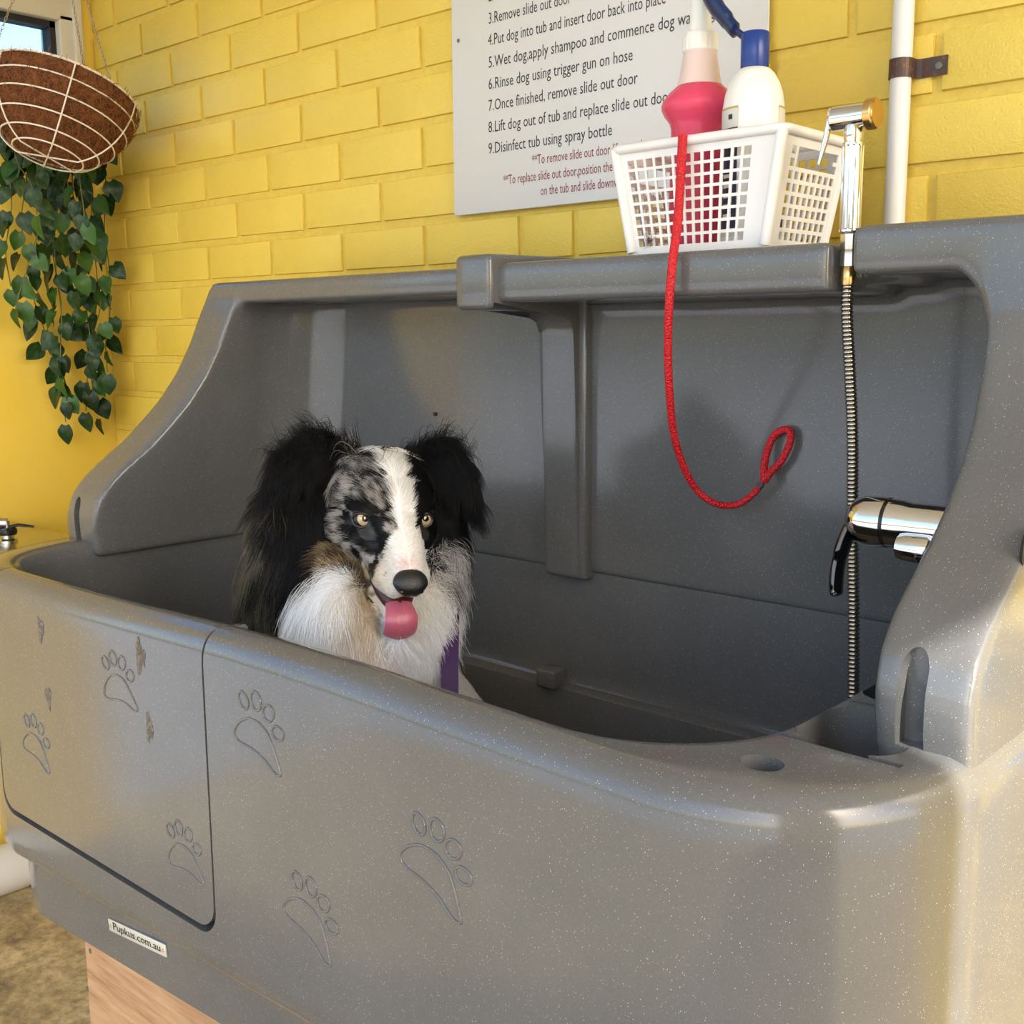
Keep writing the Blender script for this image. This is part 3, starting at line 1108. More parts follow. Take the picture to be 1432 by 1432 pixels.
hp = catmull([(GX, GY, 1.393), (-.596, 1.226, 1.36), (-.5945, 1.235, 1.30), (-.5915, 1.243, 1.22), (-.588, 1.245, 1.12), (-.578, 1.236, 1.02), (-.568, 1.222, .94), (-.562, 1.212, .88), (-.560, 1.20, .80), (-.575, 1.19, .72)], 40)
# evenly spaced rings
L = [0]
for a, b in zip(hp, hp[1:]):
    L.append(L[-1] + (b - a).length)
N = int(L[-1] / .00165)
pts, rad = [], []
j = 0
for i in range(N + 1):
    s = L[-1] * i / N
    while j < len(L) - 2 and L[j + 1] < s:
        j += 1
    t_ = (s - L[j]) / max(L[j + 1] - L[j], 1e-9)
    pts.append(hp[j].lerp(hp[j + 1], t_))
    rad.append(.0072 if i % 3 else .0058)
tube('hose', pts, rad, hs, HOSEM, 12)

# ================================================================ mixer tap
tp = thing('mixer_tap', 'chrome single lever mixer tap on the inner right end of the hood', 'tap')
TY, TZ = 1.135, 1.141
lathe('flange', [(.030, -.002), (.030, .004), (.026, .008)], (-.414, TY, TZ), tp, CHROME, 36, (-1, 0, 0))
lathe('tap_body', [(.0225, .004), (.0235, .02), (.0235, .055), (.0255, .066), (.0262, .078)], (-.414, TY, TZ), tp, CHROME, 40, (-1, 0, 0))
lathe('seal_ring', [(.0245, .078), (.0245, .082)], (-.414, TY, TZ), tp, BLACKP, 36, (-1, 0, 0))
lathe('handle_cap', [(.0268, .082), (.0272, .086), (.0268, .104), (.0235, .116), (.015, .124), (.001, .127)], (-.414, TY, TZ), tp, CHROME, 40, (-1, 0, 0))
lev = catmull([(-.513, TY, TZ + .016), (-.530, TY - .001, TZ + .002), (-.542, TY - .002, TZ - .022), (-.549, TY - .003, TZ - .052), (-.550, TY - .004, TZ - .078), (-.547, TY - .005, TZ - .086)], 6)
lv = tube('lever', lev, [.0145] * 8 + [.014] * 8 + [.0125] * 8 + [.012] * 4 + [.010] * 2 + [.005], tp, REFLCHROME, 16, False, .55)
lathe('hose_outlet', [(.012, 0), (.0145, .004), (.0145, .026), (.0125, .034), (.007, .038)], (-.440, TY - .022, TZ - .020), tp, CHROME, 28, (-1, 0, 0))
lathe('outlet_nut', [(.0135, 0), (.0135, .024)], (-.414, TY - .022, TZ - .020), tp, BRASS, 6, (-1, 0, 0))

# ================================================================ red tether
ls = thing('red_tether', 'red braided tether hanging from the basket and looping inside the hood', 'leash')
lp = [(955, 189, 1.2215), (953, 225, 1.2195), (950, 280, 1.217), (946, 325, 1.200), (941, 362, 1.184), (936, 420, 1.183), (934, 480, 1.20), (936, 545, 1.225), (942, 605, 1.26), (955, 650, 1.29), (975, 686, 1.32), (1003, 705, 1.34), (1032, 705, 1.358), (1056, 688, 1.368), (1070, 668, 1.374)]
P = catmull([at_y(u, v, y) for u, v, y in lp], 10)
R = [.0060 - .0016 * (i / len(P)) for i in range(len(P))]
tube('cord', P, R, ls, ROPE, 12)
lo = [(1068, 672), (1069, 650), (1074, 628), (1083, 609), (1096, 601), (1105, 604), (1105, 618), (1099, 633), (1090, 648), (1078, 660), (1069, 673)]
tube('loop', catmull([at_y(u, v, 1.376 + .012 * max(0, (672 - v)) / 70) for u, v in lo], 6), .0052, ls, ROPE, 12)
lathe('stopper', [(.0045, 0), (.0045, .008)], at_y(1064, 679, 1.371), ls, INK, 12, (.3, -.9, .3))

# ================================================================ hanging basket
hb = thing('hanging_basket', 'hanging wire basket with brown coir liner in the wall corner', 'planter')
HC = at_y(91, 128, 1.255)
HR, HD = .155, .155
def bowl_r(t):            # t 0 at rim, 1 at the base
    return HR * math.sqrt(max(0, 1 - (t * .93) ** 2.3))
parts = []
def ring(r, z):
    return [Vector((HC.x + r * math.cos(2 * math.pi * k / 64), HC.y + r * math.sin(2 * math.pi * k / 64), z)) for k in range(64)]
tube('rim_wire', ring(HR + .002, HC.z), .0026, hb, WIRE, 6, True)
for t in (.22, .45, .67, .85, .97):
    tube('ring_wire', ring(bowl_r(t) + .002, HC.z - HD * t), .0018, hb, WIRE, 6, True)
for k in range(3):
    a = math.radians(100 + 60 * k)
    P = []
    for i in range(25):
        t = -1 + 2 * i / 24
        tt = math.sin(math.pi / 2 * (1 - abs(t)))
        r = bowl_r(tt) + .0025 if abs(t) > .02 else 0
        sg = 1 if t > 0 else -1
        r2 = (bowl_r(tt) + .0035) * sg if abs(t) > 1e-6 else 0
        P.append(Vector((HC.x + r2 * math.cos(a), HC.y + r2 * math.sin(a), HC.z - HD * tt - .001)))
    P[12] = (P[11] + P[13]) / 2
    tube('rib_wire', P, .0018, hb, WIRE, 6)
V, Fc = [], []
NR, NA = 26, 72
for i in range(NR + 1):
    t = -.03 + 1.10 * i / NR
    for k in range(NA):
        a = 2 * math.pi * k / NA
        r = max(bowl_r(max(t, 0)) - .003, .002)
        r += .004 * noise.noise(Vector((math.cos(a) * 4, math.sin(a) * 4, t * 6)))
        zz = HC.z - HD * t * .915
        if i == 0:
            zz += .008 * noise.noise(Vector((math.cos(a) * 5, math.sin(a) * 5, 3)))
        V.append((HC.x + r * math.cos(a), HC.y + r * math.sin(a), zz))
for i in range(NR):
    for k in range(NA):
        l = (k + 1) % NA
        Fc.append((i * NA + k, (i + 1) * NA + k, (i + 1) * NA + l, i * NA + l))
Fc.append(tuple(NR * NA + k for k in range(NA))[::-1])
li = mesh('coir_liner', V, Fc, hb, COIR, True)
sd = li.modifiers.new('s', 'SOLIDIFY'); sd.thickness = .008; sd.offset = -1
baked(li)
li.data.materials.clear(); li.data.materials.append(COIR)
# soil
mesh('soil', [(HC.x + .135 * math.cos(2 * math.pi * k / 40), HC.y + .135 * math.sin(2 * math.pi * k / 40), HC.z - .02 + .004 * math.sin(k * 2.3)) for k in range(40)], [tuple(range(40))], hb, DARKG)
# fibres
parts = []
for i in range(4200):
    t = random.random() ** .8
    a = random.uniform(0, 2 * math.pi)
    t *= 1.05
    r = bowl_r(t) + .0005
    q = Vector((HC.x + r * math.cos(a), HC.y + r * math.sin(a), HC.z - HD * t * .915 + .002))
    nrm = Vector((math.cos(a), math.sin(a), -t * .8)).normalized()
    d = Vector((random.gauss(0, 1), random.gauss(0, 1), random.gauss(0, 1)))
    d = (d - nrm * d.dot(nrm)).normalized()
    ln = random.uniform(.008, .022)
    p1 = q + d * ln * .5 + nrm * random.uniform(.002, .006)
    p2 = q + d * ln + nrm * random.uniform(.001, .009)
    parts.append(tube_data([q, p1, p2], [.0006, .0006, .0003], 3, False))
V, Fc = merge(parts)
fb = mesh('coir_fibres', V, Fc, li, simple('coir_fibre', (.24, .085, .022), .8))
fb['kind'] = 'stuff'
# chains
TILT = Matrix.Translation(HC) @ Matrix.Rotation(math.radians(11), 4, FW) @ Matrix.Rotation(math.radians(-18), 4, RT) @ Matrix.Translation(-HC)
hb.matrix_world = TILT
HOOKW = Vector((HC.x + .01, HC.y, HC.z + .40))
HOOK = TILT.inverted() @ HOOKW
V0, F0 = tube_data([Vector((.0028 * math.cos(2 * math.pi * k / 12), 0, .0058 * math.sin(2 * math.pi * k / 12))) for k in range(12)], .00085, 5, False, True)
for k in range(3):
    a = math.radians(8 + 120 * k)
    e0 = Vector((HC.x + HR * math.cos(a), HC.y + HR * math.sin(a), HC.z + .002))
    d = HOOK - e0
    n = int(d.length / .0098)
    q = d.normalized().to_track_quat('Z', 'Y').to_matrix().to_4x4()
    parts = []
    for i in range(n + 1):
        Mx = Matrix.Translation(e0 + d * (i / n)) @ q @ Matrix.Rotation((i % 2) * math.pi / 2 + .2, 4, 'Z')
        parts.append(([Mx @ Vector(v_) for v_ in V0], F0))
    V, Fc = merge(parts)
    mesh('chain', V, Fc, hb, CHAIN, True)
tube('ceiling_hook', [HOOK + Vector((.012 * math.cos(a), 0, .012 * math.sin(a))) for a in [math.radians(250 + 20 * i) for i in range(10)]] + [HOOK + Vector((0, 0, .03)), TILT.inverted() @ Vector((HOOKW.x, HOOKW.y, 2.70))], .002, hb, CHAIN, 6)

# ---------------------------------------------------------------- trailing ivy
iv = thing('trailing_ivy', 'artificial green ivy trailing down below the coir basket', 'ivy')
def leaf_mesh(sd_):
    r = random.Random(sd_)
    N = 7
    V, Fc = [], []
    w0 = .46 + r.uniform(-.05, .05)
    for i in range(N + 1):
        t = i / N
        hw = w0 * (math.sin(math.pi * min(1, t * .86 + .14) ** .75)) ** .9 if t < 1 else 0.0
        if i == 0:
            hw = .20
        y = t * 1.0 - (.06 if i == 0 else 0)
        droop = -.22 * t * t
        for s in (-1, -.5, 0, .5, 1):
            V.append((s * hw, y - (.10 * abs(s) if i == 0 else 0), droop + .16 * abs(s) * hw * 1.4 + .03 * math.sin(6 * t + s)))
    for i in range(N):
        for k in range(4):
            Fc.append((i * 5 + k, i * 5 + k + 1, (i + 1) * 5 + k + 1, (i + 1) * 5 + k))
    me = bpy.data.meshes.new('leaf')
    me.from_pydata(V, [], Fc)
    me.shade_smooth()
    me.materials.append(LEAF)
    return me
LM = [leaf_mesh(s) for s in range(4)]
CLEAR = .07
def corner_pt(u, v, gap):
    r = ray(u, v)
    t = min((XL + gap) / r.x, (W - gap) / r.y)
    q = r * t
    return Vector((q.x, q.y, q.z + EYE))
# course of each vine in the photograph, top to bottom, with its distance from the walls
vines = [
    ([(14, 175), (12, 230), (16, 290), (8, 350), (15, 400)], .10, 14),
    ([(34, 180), (38, 240), (30, 310), (40, 370), (48, 420), (60, 455), (70, 490), (85, 540), (92, 590)], .08, 30),
    ([(56, 190), (60, 250), (68, 320), (78, 380), (86, 430), (85, 480), (90, 530), (92, 560)], .09, 27),
    ([(80, 200), (84, 260), (76, 330), (80, 390), (86, 440), (84, 500)], .13, 24),
    ([(100, 205), (102, 270), (110, 330), (116, 390), (122, 440), (126, 480), (122, 530), (120, 575)], .09, 30),
    ([(122, 210), (126, 270), (130, 330), (136, 390), (140, 430), (127, 480), (128, 530), (138, 580)], .08, 30),
    ([(142, 205), (148, 260), (146, 320), (152, 370), (154, 430), (148, 480), (150, 520)], .07, 22),
    ([(118, 200), (112, 250), (118, 310), (108, 360), (104, 400)], .16, 20),
    ([(64, 190), (52, 240), (58, 300), (46, 350), (30, 400), (22, 430)], .15, 20),
    ([(24, 180), (22, 220), (44, 260), (52, 300)], .19, 14),
    ([(96, 200), (92, 240), (98, 280), (90, 320)], .19, 14),
]
for pts, gap, nl in vines:
    nl = int(nl * .9)
    P = catmull([corner_pt(u, v, gap + .015 * math.sin(v * .03 + u)) for u, v in pts], 8)
    # start of the vine climbs over the rim of the basket
    topd = (P[0] - HC); topd.z = 0
    if topd.length > 1e-4:
        topd.normalize()
    rimp = HC + topd * (HR + .008) + Vector((0, 0, .012))
    soil = HC + topd * .10 + Vector((0, 0, -.012))
    P = catmull([soil, rimp, rimp + topd * .006 + Vector((0, 0, -.05)), P[0]], 6)[:-1] + P
    vn = tube('vine', P, [.0014] * len(P), iv, VINE, 5)
    i0 = 14
    for k in range(nl):
        f = (k + random.uniform(.1, .9)) / nl
        f = f ** 1.25
        idx = min(len(P) - 1, int(i0 + f * (len(P) - 1 - i0)))
        if k == nl - 1:
            idx = len(P) - 1
        base = P[idx]
        side = random.choice((-1, 1))
        dirv = (RT * side * random.uniform(.25, 1.0) - FW * random.uniform(-.1, .5) + Vector((0, 0, -1)) * random.uniform(.2, 1.2)).normalized()
        if k == nl - 1:
            dirv = Vector((.1 * side, 0, -1)).normalized()
        st = random.uniform(.010, .022)
        foot = base + dirv * st + Vector((0, 0, .004))
        sz = random.uniform(.036, .050)
        tipdir = (dirv * .6 + Vector((0, 0, -1)) * random.uniform(.3, 1.0)).normalized()
        if foot.x < XL + .022:
            foot.x = XL + .022
        if foot.y > W - .022:
            foot.y = W - .022
        # keep clear of the walls
        tip = foot + tipdir * sz
        if tip.x < XL + .006: tipdir.x = abs(tipdir.x)
        if tip.y > W - .006: tipdir.y = -abs(tipdir.y)
        nrm = (-FW + Vector((random.gauss(0, .45), random.gauss(0, .45), random.gauss(.25, .35))))
        nrm = (nrm - tipdir * nrm.dot(tipdir)).normalized()
        xa = tipdir.cross(nrm)
        M = Matrix((xa, tipdir, nrm)).transposed().to_4x4()
        o = link('leaf', random.choice(LM), vn)
        o.matrix_local = Matrix.Translation(foot) @ M @ Matrix.Diagonal((sz, sz, sz, 1))
    # leaf stalks are part of the vine mesh

# ================================================================ far corner: steel trough and waste pipe
sk = thing('steel_trough', 'stainless steel trough sink against the yellow wall beyond the tub', 'sink')
bm = bmesh.new()
zt = .884
for (x0, x1, y0, y1, z0, z1) in ((XL + .002, -2.36, .50, .53, .64, zt), (XL + .002, -2.36, 1.15, 1.18, .64, zt), (-2.39, -2.36, .53, 1.15, .64, zt), (XL + .002, -2.74, .53, 1.15, .64, zt), (XL + .002, -2.36, .50, 1.18, .60, .64)):
    bm_box(bm, x0, x1, y0, y1, z0, z1)
from_bm('basin', bm, sk, STEEL, False)
rbox('rolled_edge', XL + .002, -2.345, .485, 1.195, zt, zt + .012, .005, sk, STEEL)
tpp = thing('bib_tap', 'old brass tap with black lever on the steel trough edge', 'tap')
q = at_x(10, 735, -2.45)
lathe('stand', [(.020, zt + .0125), (.020, zt + .018), (.013, zt + .022), (.013, zt + .030)], (-2.45, q.y, 0), tpp, STEEL, 20)
lathe('valve', [(.018, zt + .030), (.020, zt + .034), (.020, zt + .042), (.014, zt + .046)], (-2.45, q.y, 0), tpp, BLACKP, 20)
tube('lever', [(-2.45, q.y, zt + .046), (-2.44, q.y + .02, zt + .050), (-2.42, q.y + .045, zt + .045)], [.006, .0065, .0045], tpp, BLACKP, 10, False, .6)
tube('spout', [(-2.45, q.y, zt + .056), (-2.48, q.y - .04, zt + .06), (-2.50, q.y - .12, zt + .055), (-2.50, q.y - .14, zt + .035)], .011, tpp, STEEL, 12)
lathe('stem', [(.006, zt + .044), (.006, zt + .060)], (-2.45, q.y, 0), tpp, STEEL, 12)
dp = thing('waste_pipe', 'white plastic waste pipe lying on the floor along the yellow wall', 'pipe')
dz = .056
lathe('tube', [(.0545, 0), (.0545, .95)], (-2.66, .25, dz), dp, PVC, 32, (0, 1, 0))
lathe('socket', [(.0545, 0), (.059, .002), (.059, .10), (.0545, .102)], (-2.66, 1.02, dz + .003), dp, PVC, 32, (0, 1, 0))

# ================================================================ fittings on the wall beyond the tub's end
for i, (x, zt_) in enumerate(((-.13, .98), (.10, .86))):
    wt = thing('water_riser', ('grey' if i == 0 else 'rosy') + ' water pipe with blue tap handle on the wall past the tub end', 'pipe')
    lathe('tube', [(.016, .0), (.016, zt_)], (x, W - .03, 0.002), wt, STEEL if i == 0 else simple('rosy_pipe', (.55, .36, .33), .4), 16)
    lathe('tap_valve', [(.022, 0), (.026, .01), (.026, .05), (.018, .06)], (x, W - .03, zt_ - .10), wt, STEEL, 16)
    lathe('tap_handle', [(.012, 0), (.030, .006), (.030, .016), (.010, .022)], (x, W - .055, zt_ - .07), wt, simple('blue_handle', (.05, .30, .62), .4), 20, (0, -1, 0))
gh = tube('garden_hose', catmull([(-.16, W - .10, .98), (-.17, W - .10, .70), (-.14, W - .10, .50), (-.04, W - .10, .40), (.08, W - .10, .47), (.13, W - .10, .66), (.12, W - .10, .86)], 8), .011, None, simple('grey_hose', (.24, .23, .22), .45), 12)
tag(gh, 'grey garden hose looped on the wall past the tub end', 'hose')

# ================================================================ the dog
dog = thing('dog', 'blue merle sheepdog with white blaze sitting in the tub, tongue out', 'dog')
OH = at_d(549, 725, 1.47)
Bk = -FW
_el, _yw = math.radians(-30), math.radians(22)
HF = (RT * (math.cos(_el) * math.sin(_yw)) + UP * math.sin(_el) + Bk * (math.cos(_el) * math.cos(_yw))).normalized()
HL = (RT * math.cos(_yw) - Bk * math.sin(_yw)).normalized()
HU = HF.cross(HL)
if HU.dot(UP) < 0:
    HU = -HU
HM = Matrix((HL, HF, HU)).transposed()          # head frame -> world

def hd(x, y, z):
    return OH + HM @ Vector((x, y, z))

bd = (RT * .25 + Bk * .97)
bd.z = 0
bd.normalize()
sd_ = Vector((0, 0, 1)).cross(bd)               # to the dog's left
if sd_.dot(RT) < 0:
    sd_ = -sd_

ICO = bmesh.new()
bmesh.ops.create_icosphere(ICO, subdivisions=3, radius=1.0)
ICV = [v_.co.copy() for v_ in ICO.verts]
ICF = [tuple(v_.index for v_ in f_.verts) for f_ in ICO.faces]
ICO.free()

blobs = []
def ell(c, r, M=None):
    R3 = M if M is not None else Matrix.Identity(3)
    blobs.append(([c + R3 @ Vector((v_.x * r[0], v_.y * r[1], v_.z * r[2])) for v_ in ICV], ICF))
def chain(pts, rs, n=7, flat=None):
    for (a, b), (ra, rb) in zip(zip(pts, pts[1:]), zip(rs, rs[1:])):
        for i in range(n):
            t = i / (n - 1)
            r = ra + (rb - ra) * t
            if flat is None:
                ell(a.lerp(b, t), (r, r, r))
            else:
                ax = (b - a).normalized()
                nn = (flat - ax * flat.dot(ax)).normalized()
                ell(a.lerp(b, t), (r, r, r * .38), Matrix((ax.cross(nn), ax, nn)).transposed())

# head
ell(hd(0, -.060, .004), (.066, .070, .056), HM)
ell(hd(0, -.022, .006), (.056, .045, .042), HM)
for s in (-1, 1):
    ell(hd(s * .036, -.040, -.034), (.036, .048, .034), HM)
    ell(hd(s * .034, -.010, .012), (.020, .016, .013), HM)        # brow
    ell(hd(s * .026, .012, -.022), (.026, .030, .020), HM)
chain([hd(0, .010, -.014), hd(0, .045, -.022), hd(0, .074, -.027), hd(0, .087, -.030)], [.037, .031, .026, .022])
for s in (-1, 1):
    chain([hd(s * .018, .030, -.040), hd(s * .017, .070, -.044), hd(s * .012, .088, -.046)], [.022, .021, .016])   # flews
# lower jaw
chain([hd(0, -.02, -.066), hd(0, .030, -.086), hd(0, .070, -.100), hd(0, .082, -.105)], [.034, .024, .017, .013])
# neck, chest and trunk
NB = OH - bd * .10 - RT * .022
chain([hd(0, -.075, -.02), Vector((NB.x, NB.y, OH.z - .13)), Vector((NB.x, NB.y, OH.z - .22)) - RT * .02], [.072, .090, .094])
chest = Vector((NB.x, NB.y, .86)) + bd * .015 - RT * .052
ell(chest, (.080, .105, .13), Matrix((sd_, bd, Vector((0, 0, 1)))).transposed())
mid = OH - bd * .24
mid.z = .84
rump = OH - bd * .36
rump.z = .735
chain([chest, mid, rump], [.085, .115, .128])
chain([Vector((NB.x, NB.y, OH.z - .16)), mid + Vector((0, 0, .05))], [.09, .09])
for s in (-1, 1):
    sh_ = chest + sd_ * s * .036 + Vector((0, 0, -.02))
    el_ = chest + sd_ * s * .040 - bd * .02 + Vector((0, 0, -.12))
    wr = chest + sd_ * s * .040 + bd * .035
    wr.z = .665
    pw = wr + bd * .030
    pw.z = .620
    chain([sh_, el_, wr, pw], [.050, .040, .026, .024])
    chain([pw, pw + bd * .030], [.024, .020])
    hp_ = rump + sd_ * s * .075
    kn = rump + sd_ * s * .115 + bd * .11
    kn.z = .72
    hk = rump + sd_ * s * .095 - bd * .02
    hk.z = .635
    ft = rump + sd_ * s * .10 + bd * .13
    ft.z = .622
    chain([hp_, kn, hk, ft], [.085, .058, .030, .022])
tl = rump - bd * .10
tl.z = .66
chain([tl, tl - bd * .05 + Vector((0, 0, -.025))], [.045, .03])
# the mane either side of the head
chain([at_d(462, 668, 1.545), at_d(436, 730, 1.535), at_d(424, 790, 1.53), at_d(428, 840, 1.54)], [.036, .040, .042, .040], 5)
chain([at_d(412, 720, 1.60), at_d(398, 790, 1.61), at_d(396, 860, 1.62)], [.045, .055, .060], 5)
chain([at_d(470, 800, 1.50), at_d(470, 850, 1.49), at_d(490, 900, 1.49)], [.040, .050, .055], 5)
chain([at_d(606, 690, 1.56), at_d(614, 760, 1.56), at_d(603, 820, 1.55), at_d(570, 880, 1.52)], [.034, .032, .028, .030], 5)
# ears
EARL = [at_d(474, 652, 1.520), at_d(446, 634, 1.515), at_d(415, 646, 1.500), at_d(393, 670, 1.488), at_d(383, 690, 1.482)]
EARR = [at_d(590, 650, 1.545), at_d(612, 640, 1.545), at_d(634, 653, 1.535), at_d(650, 674, 1.528), at_d(660, 690, 1.522)]
chain(EARL, [.030, .034, .029, .019, .008], 6, Bk + UP * .5)
chain(EARR, [.028, .030, .024, .015, .006], 6, Bk + UP * .5)

V, Fc = merge(blobs)
db = mesh('dog_body', V, Fc, dog, None, True)
rm = db.modifiers.new('r', 'REMESH'); rm.mode = 'VOXEL'; rm.voxel_size = .0050
sm = db.modifiers.new('s', 'SMOOTH'); sm.factor = .5; sm.iterations = 5
baked(db)
db.data.shade_smooth()

# ---- coat pattern, fixed to the animal -----------------------------------------
OHn = np.array(OH); HMn = np.array(HM)
RTn, UPn, FWn = np.array(RT), np.array(UP), np.array(FW)
def to_plan(p):
    """front view of the dog: coordinates across and down the face, in photograph units"""
    q = p - np.array([0, 0, EYE])
    d = q @ FWn
    return 716 + F_PX * (q @ RTn) / d, 716 - F_PX * (q @ UPn) / d
def inpoly(u, v, poly):
    r = np.zeros(len(u), bool)
    n = len(poly)
    for i in range(n):
        x0, y0 = poly[i]; x1, y1 = poly[(i + 1) % n]
        c = ((y0 > v) != (y1 > v)) & (u < (x1 - x0) * (v - y0) / (y1 - y0 + 1e-9) + x0)
        r ^= c
    return r
def vnoise(p, scale, seed):
    return np.array([noise.noise(Vector((a * scale + seed, b * scale, c * scale))) for a, b, c in p])

BLAZE = [(528, 612), (543, 660), (552, 698), (558, 740), (546, 757), (534, 775), (526, 800), (514, 828), (528, 862), (560, 866), (604, 838), (604, 789), (597, 765), (582, 736), (573, 700), (576, 680), (560, 656), (548, 622)]
MERLE = [(490, 640), (532, 626), (546, 660), (555, 700), (560, 745), (546, 760), (530, 790), (500, 790), (480, 760), (462, 735), (462, 690), (474, 662)]
EYED = [(496, 706), (528, 708), (542, 730), (545, 758), (534, 776), (512, 768), (492, 748), (486, 726)]
TAN = [(456, 782), (472, 757), (490, 755), (512, 776), (530, 790), (526, 835), (512, 842), (490, 814), (470, 802)]
RUFFR = [(612, 770), (622, 742), (642, 748), (660, 800), (655, 870), (640, 930), (600, 930), (596, 850), (604, 820)]
WHITE = [(412, 905), (420, 846), (418, 812), (432, 796), (466, 797), (490, 808), (512, 836), (530, 856), (580, 850), (600, 830), (620, 800), (650, 830), (660, 930), (640, 1100), (420, 1100)]
BLACKL = [(440, 640), (476, 672), (468, 720), (458, 752), (452, 785), (444, 802), (426, 872), (404, 850), (398, 760), (390, 690)]
GREYL = [(335, 690), (385, 684), (408, 720), (410, 800), (396, 860), (352, 850), (338, 780)]

def coat(p):
    u, v = to_plan(p)
    n0 = vnoise(p, 38, 3.1)
    n1 = vnoise(p, 85, 9.7)
    hh = (p - OHn) @ HMn
    n3 = vnoise(hh * np.array([1.0, .45, .55]), 190, 5.3)
    uu = u + 7 * n1; vv = v + 7 * vnoise(p, 85, 1.3)
    C = np.tile(np.array([.010, .010, .011]), (len(p), 1))
    # the far coat: black broken with grey
    g = np.clip((n0 + .15) * 1.6, 0, 1)[:, None]
    front = (p - OHn) @ (-FWn) > -.14
    C = np.where((~front)[:, None], C * (1 - g * .6) + np.array([.16, .15, .13]) * g * .6, C)
    k = inpoly(uu, vv, GREYL)
    gg = np.clip(.5 + 1.3 * n1 + .5 * n0, 0, 1)[:, None]
    C = np.where(k[:, None], np.array([.02, .018, .016]) * (1 - gg) + np.array([.24, .215, .16]) * gg, C)
    k = inpoly(uu, vv, BLACKL)
    C = np.where(k[:, None], np.array([.009, .009, .010]) + .05 * np.clip(n1 - .2, 0, 1)[:, None], C)
    k = inpoly(uu, vv, TAN)
    gg = np.clip(.50 + 1.0 * n1 + 1.6 * n3, 0, 1)[:, None]
    C = np.where(k[:, None], np.array([.05, .032, .02]) * (1 - gg) + np.array([.42, .31, .18]) * gg, C)
    k = inpoly(uu, vv, MERLE)
    gg = np.clip(.42 + 1.9 * n1 + 2.4 * n3 + .4 * n0, 0, 1)[:, None]
    C = np.where(k[:, None], np.array([.012, .012, .012]) * (1 - gg) + np.array([.56, .52, .48]) * gg, C)
    k = inpoly(uu, vv, EYED)
    C = np.where(k[:, None], np.array([.012, .012, .012]) + .10 * np.clip(n1, 0, 1)[:, None], C)
    k = inpoly(uu, vv, RUFFR)
    gg = np.clip(.66 + 1.2 * n1, .12, 1)[:, None]
    C = np.where(k[:, None], np.array([.76, .76, .77]) * gg, C)
    k = inpoly(uu, vv, WHITE)
    cream = np.clip(1.2 - np.hypot((u - 505) / 34, (v - 850) / 34), 0, 1)[:, None] * .85
    cream = np.maximum(cream, np.clip(1.2 - np.hypot((u - 424) / 16, (v - 885) / 40), 0, 1)[:, None] * .7)
    wh = np.array([.93, .945, .965]) * (1 - cream) + np.array([.62, .46, .24]) * cream
    C = np.where(k[:, None], wh, C)
    k = inpoly(uu, vv, BLAZE)
    cream = np.clip((560 - u) / 40, 0, 1)[:, None] * np.clip((v - 745) / 40, 0, 1)[:, None] * .75
    bl = np.array([.95, .94, .92]) * (1 - cream) + np.array([.66, .52, .32]) * cream
    sp = (n1 > .33) & (v > 765) & (u < 545)
    bl = np.where(sp[:, None], bl * .35, bl)
    pk = np.clip(1 - np.hypot((u - 570) / 22, (v - 790) / 14), 0, 1)[:, None]
    bl = bl * (1 - pk * .5) + np.array([.72, .45, .40]) * pk * .5
    C = np.where(k[:, None], bl, C)
    # white stockings out of sight
    C = np.where((p[:, 2] < .70)[:, None], np.array([.75, .73, .70]), C)
    return C

me = db.data
nv = len(me.vertices)
co = np.empty(nv * 3, np.float32); me.vertices.foreach_get('co', co); co = co.reshape(-1, 3).astype(float)
cv = coat(co)
ca = me.color_attributes.new('coat', 'FLOAT_COLOR', 'POINT')
ca.data.foreach_set('color', np.concatenate([cv * .8, np.ones((nv, 1))], 1).ravel().astype(np.float32))
m, nt, p = new_mat('dog_skin')
at = nt.nodes.new('ShaderNodeAttribute'); at.attribute_name = 'coat'
nt.links.new(at.outputs['Color'], p.inputs['Base Color'])
p.inputs['Roughness'].default_value = .7
me.materials.clear(); me.materials.append(m)

# ---- fur ------------------------------------------------------------------------
me.calc_loop_triangles()
nt_ = len(me.loop_triangles)
tri = np.empty(nt_ * 3, np.int32); me.loop_triangles.foreach_get('vertices', tri); tri = tri.reshape(-1, 3)
A, B_, C_ = co[tri[:, 0]], co[tri[:, 1]], co[tri[:, 2]]
cr = np.cross(B_ - A, C_ - A)
area = np.linalg.norm(cr, axis=1) / 2
cen = (A + B_ + C_) / 3
def head_xyz(p):
    return (p - OHn) @ HMn
hc = head_xyz(cen)
facew = (1 - smoothstep(.10, .17, np.linalg.norm(hc - np.array([0, .0, -.02]), axis=1)))
frontw = smoothstep(-.30, -.05, (cen - OHn) @ (-FWn))
dens = 50000 + 230000 * frontw + 620000 * facew
w_ = area * dens
NH = int(w_.sum())
idx = rng.choice(nt_, NH, p=w_ / w_.sum())
r1, r2 = np.sqrt(rng.random(NH)), rng.random(NH)
root = (1 - r1)[:, None] * A[idx] + (r1 * (1 - r2))[:, None] * B_[idx] + (r1 * r2)[:, None] * C_[idx]
vn_ = np.empty(nv * 3, np.float32); me.vertices.foreach_get('normal', vn_); vn_ = vn_.reshape(-1, 3).astype(float)
nrm = (1 - r1)[:, None] * vn_[tri[idx, 0]] + (r1 * (1 - r2))[:, None] * vn_[tri[idx, 1]] + (r1 * r2)[:, None] * vn_[tri[idx, 2]]
nrm /= np.linalg.norm(nrm, axis=1)[:, None] + 1e-9
h = head_xyz(root)
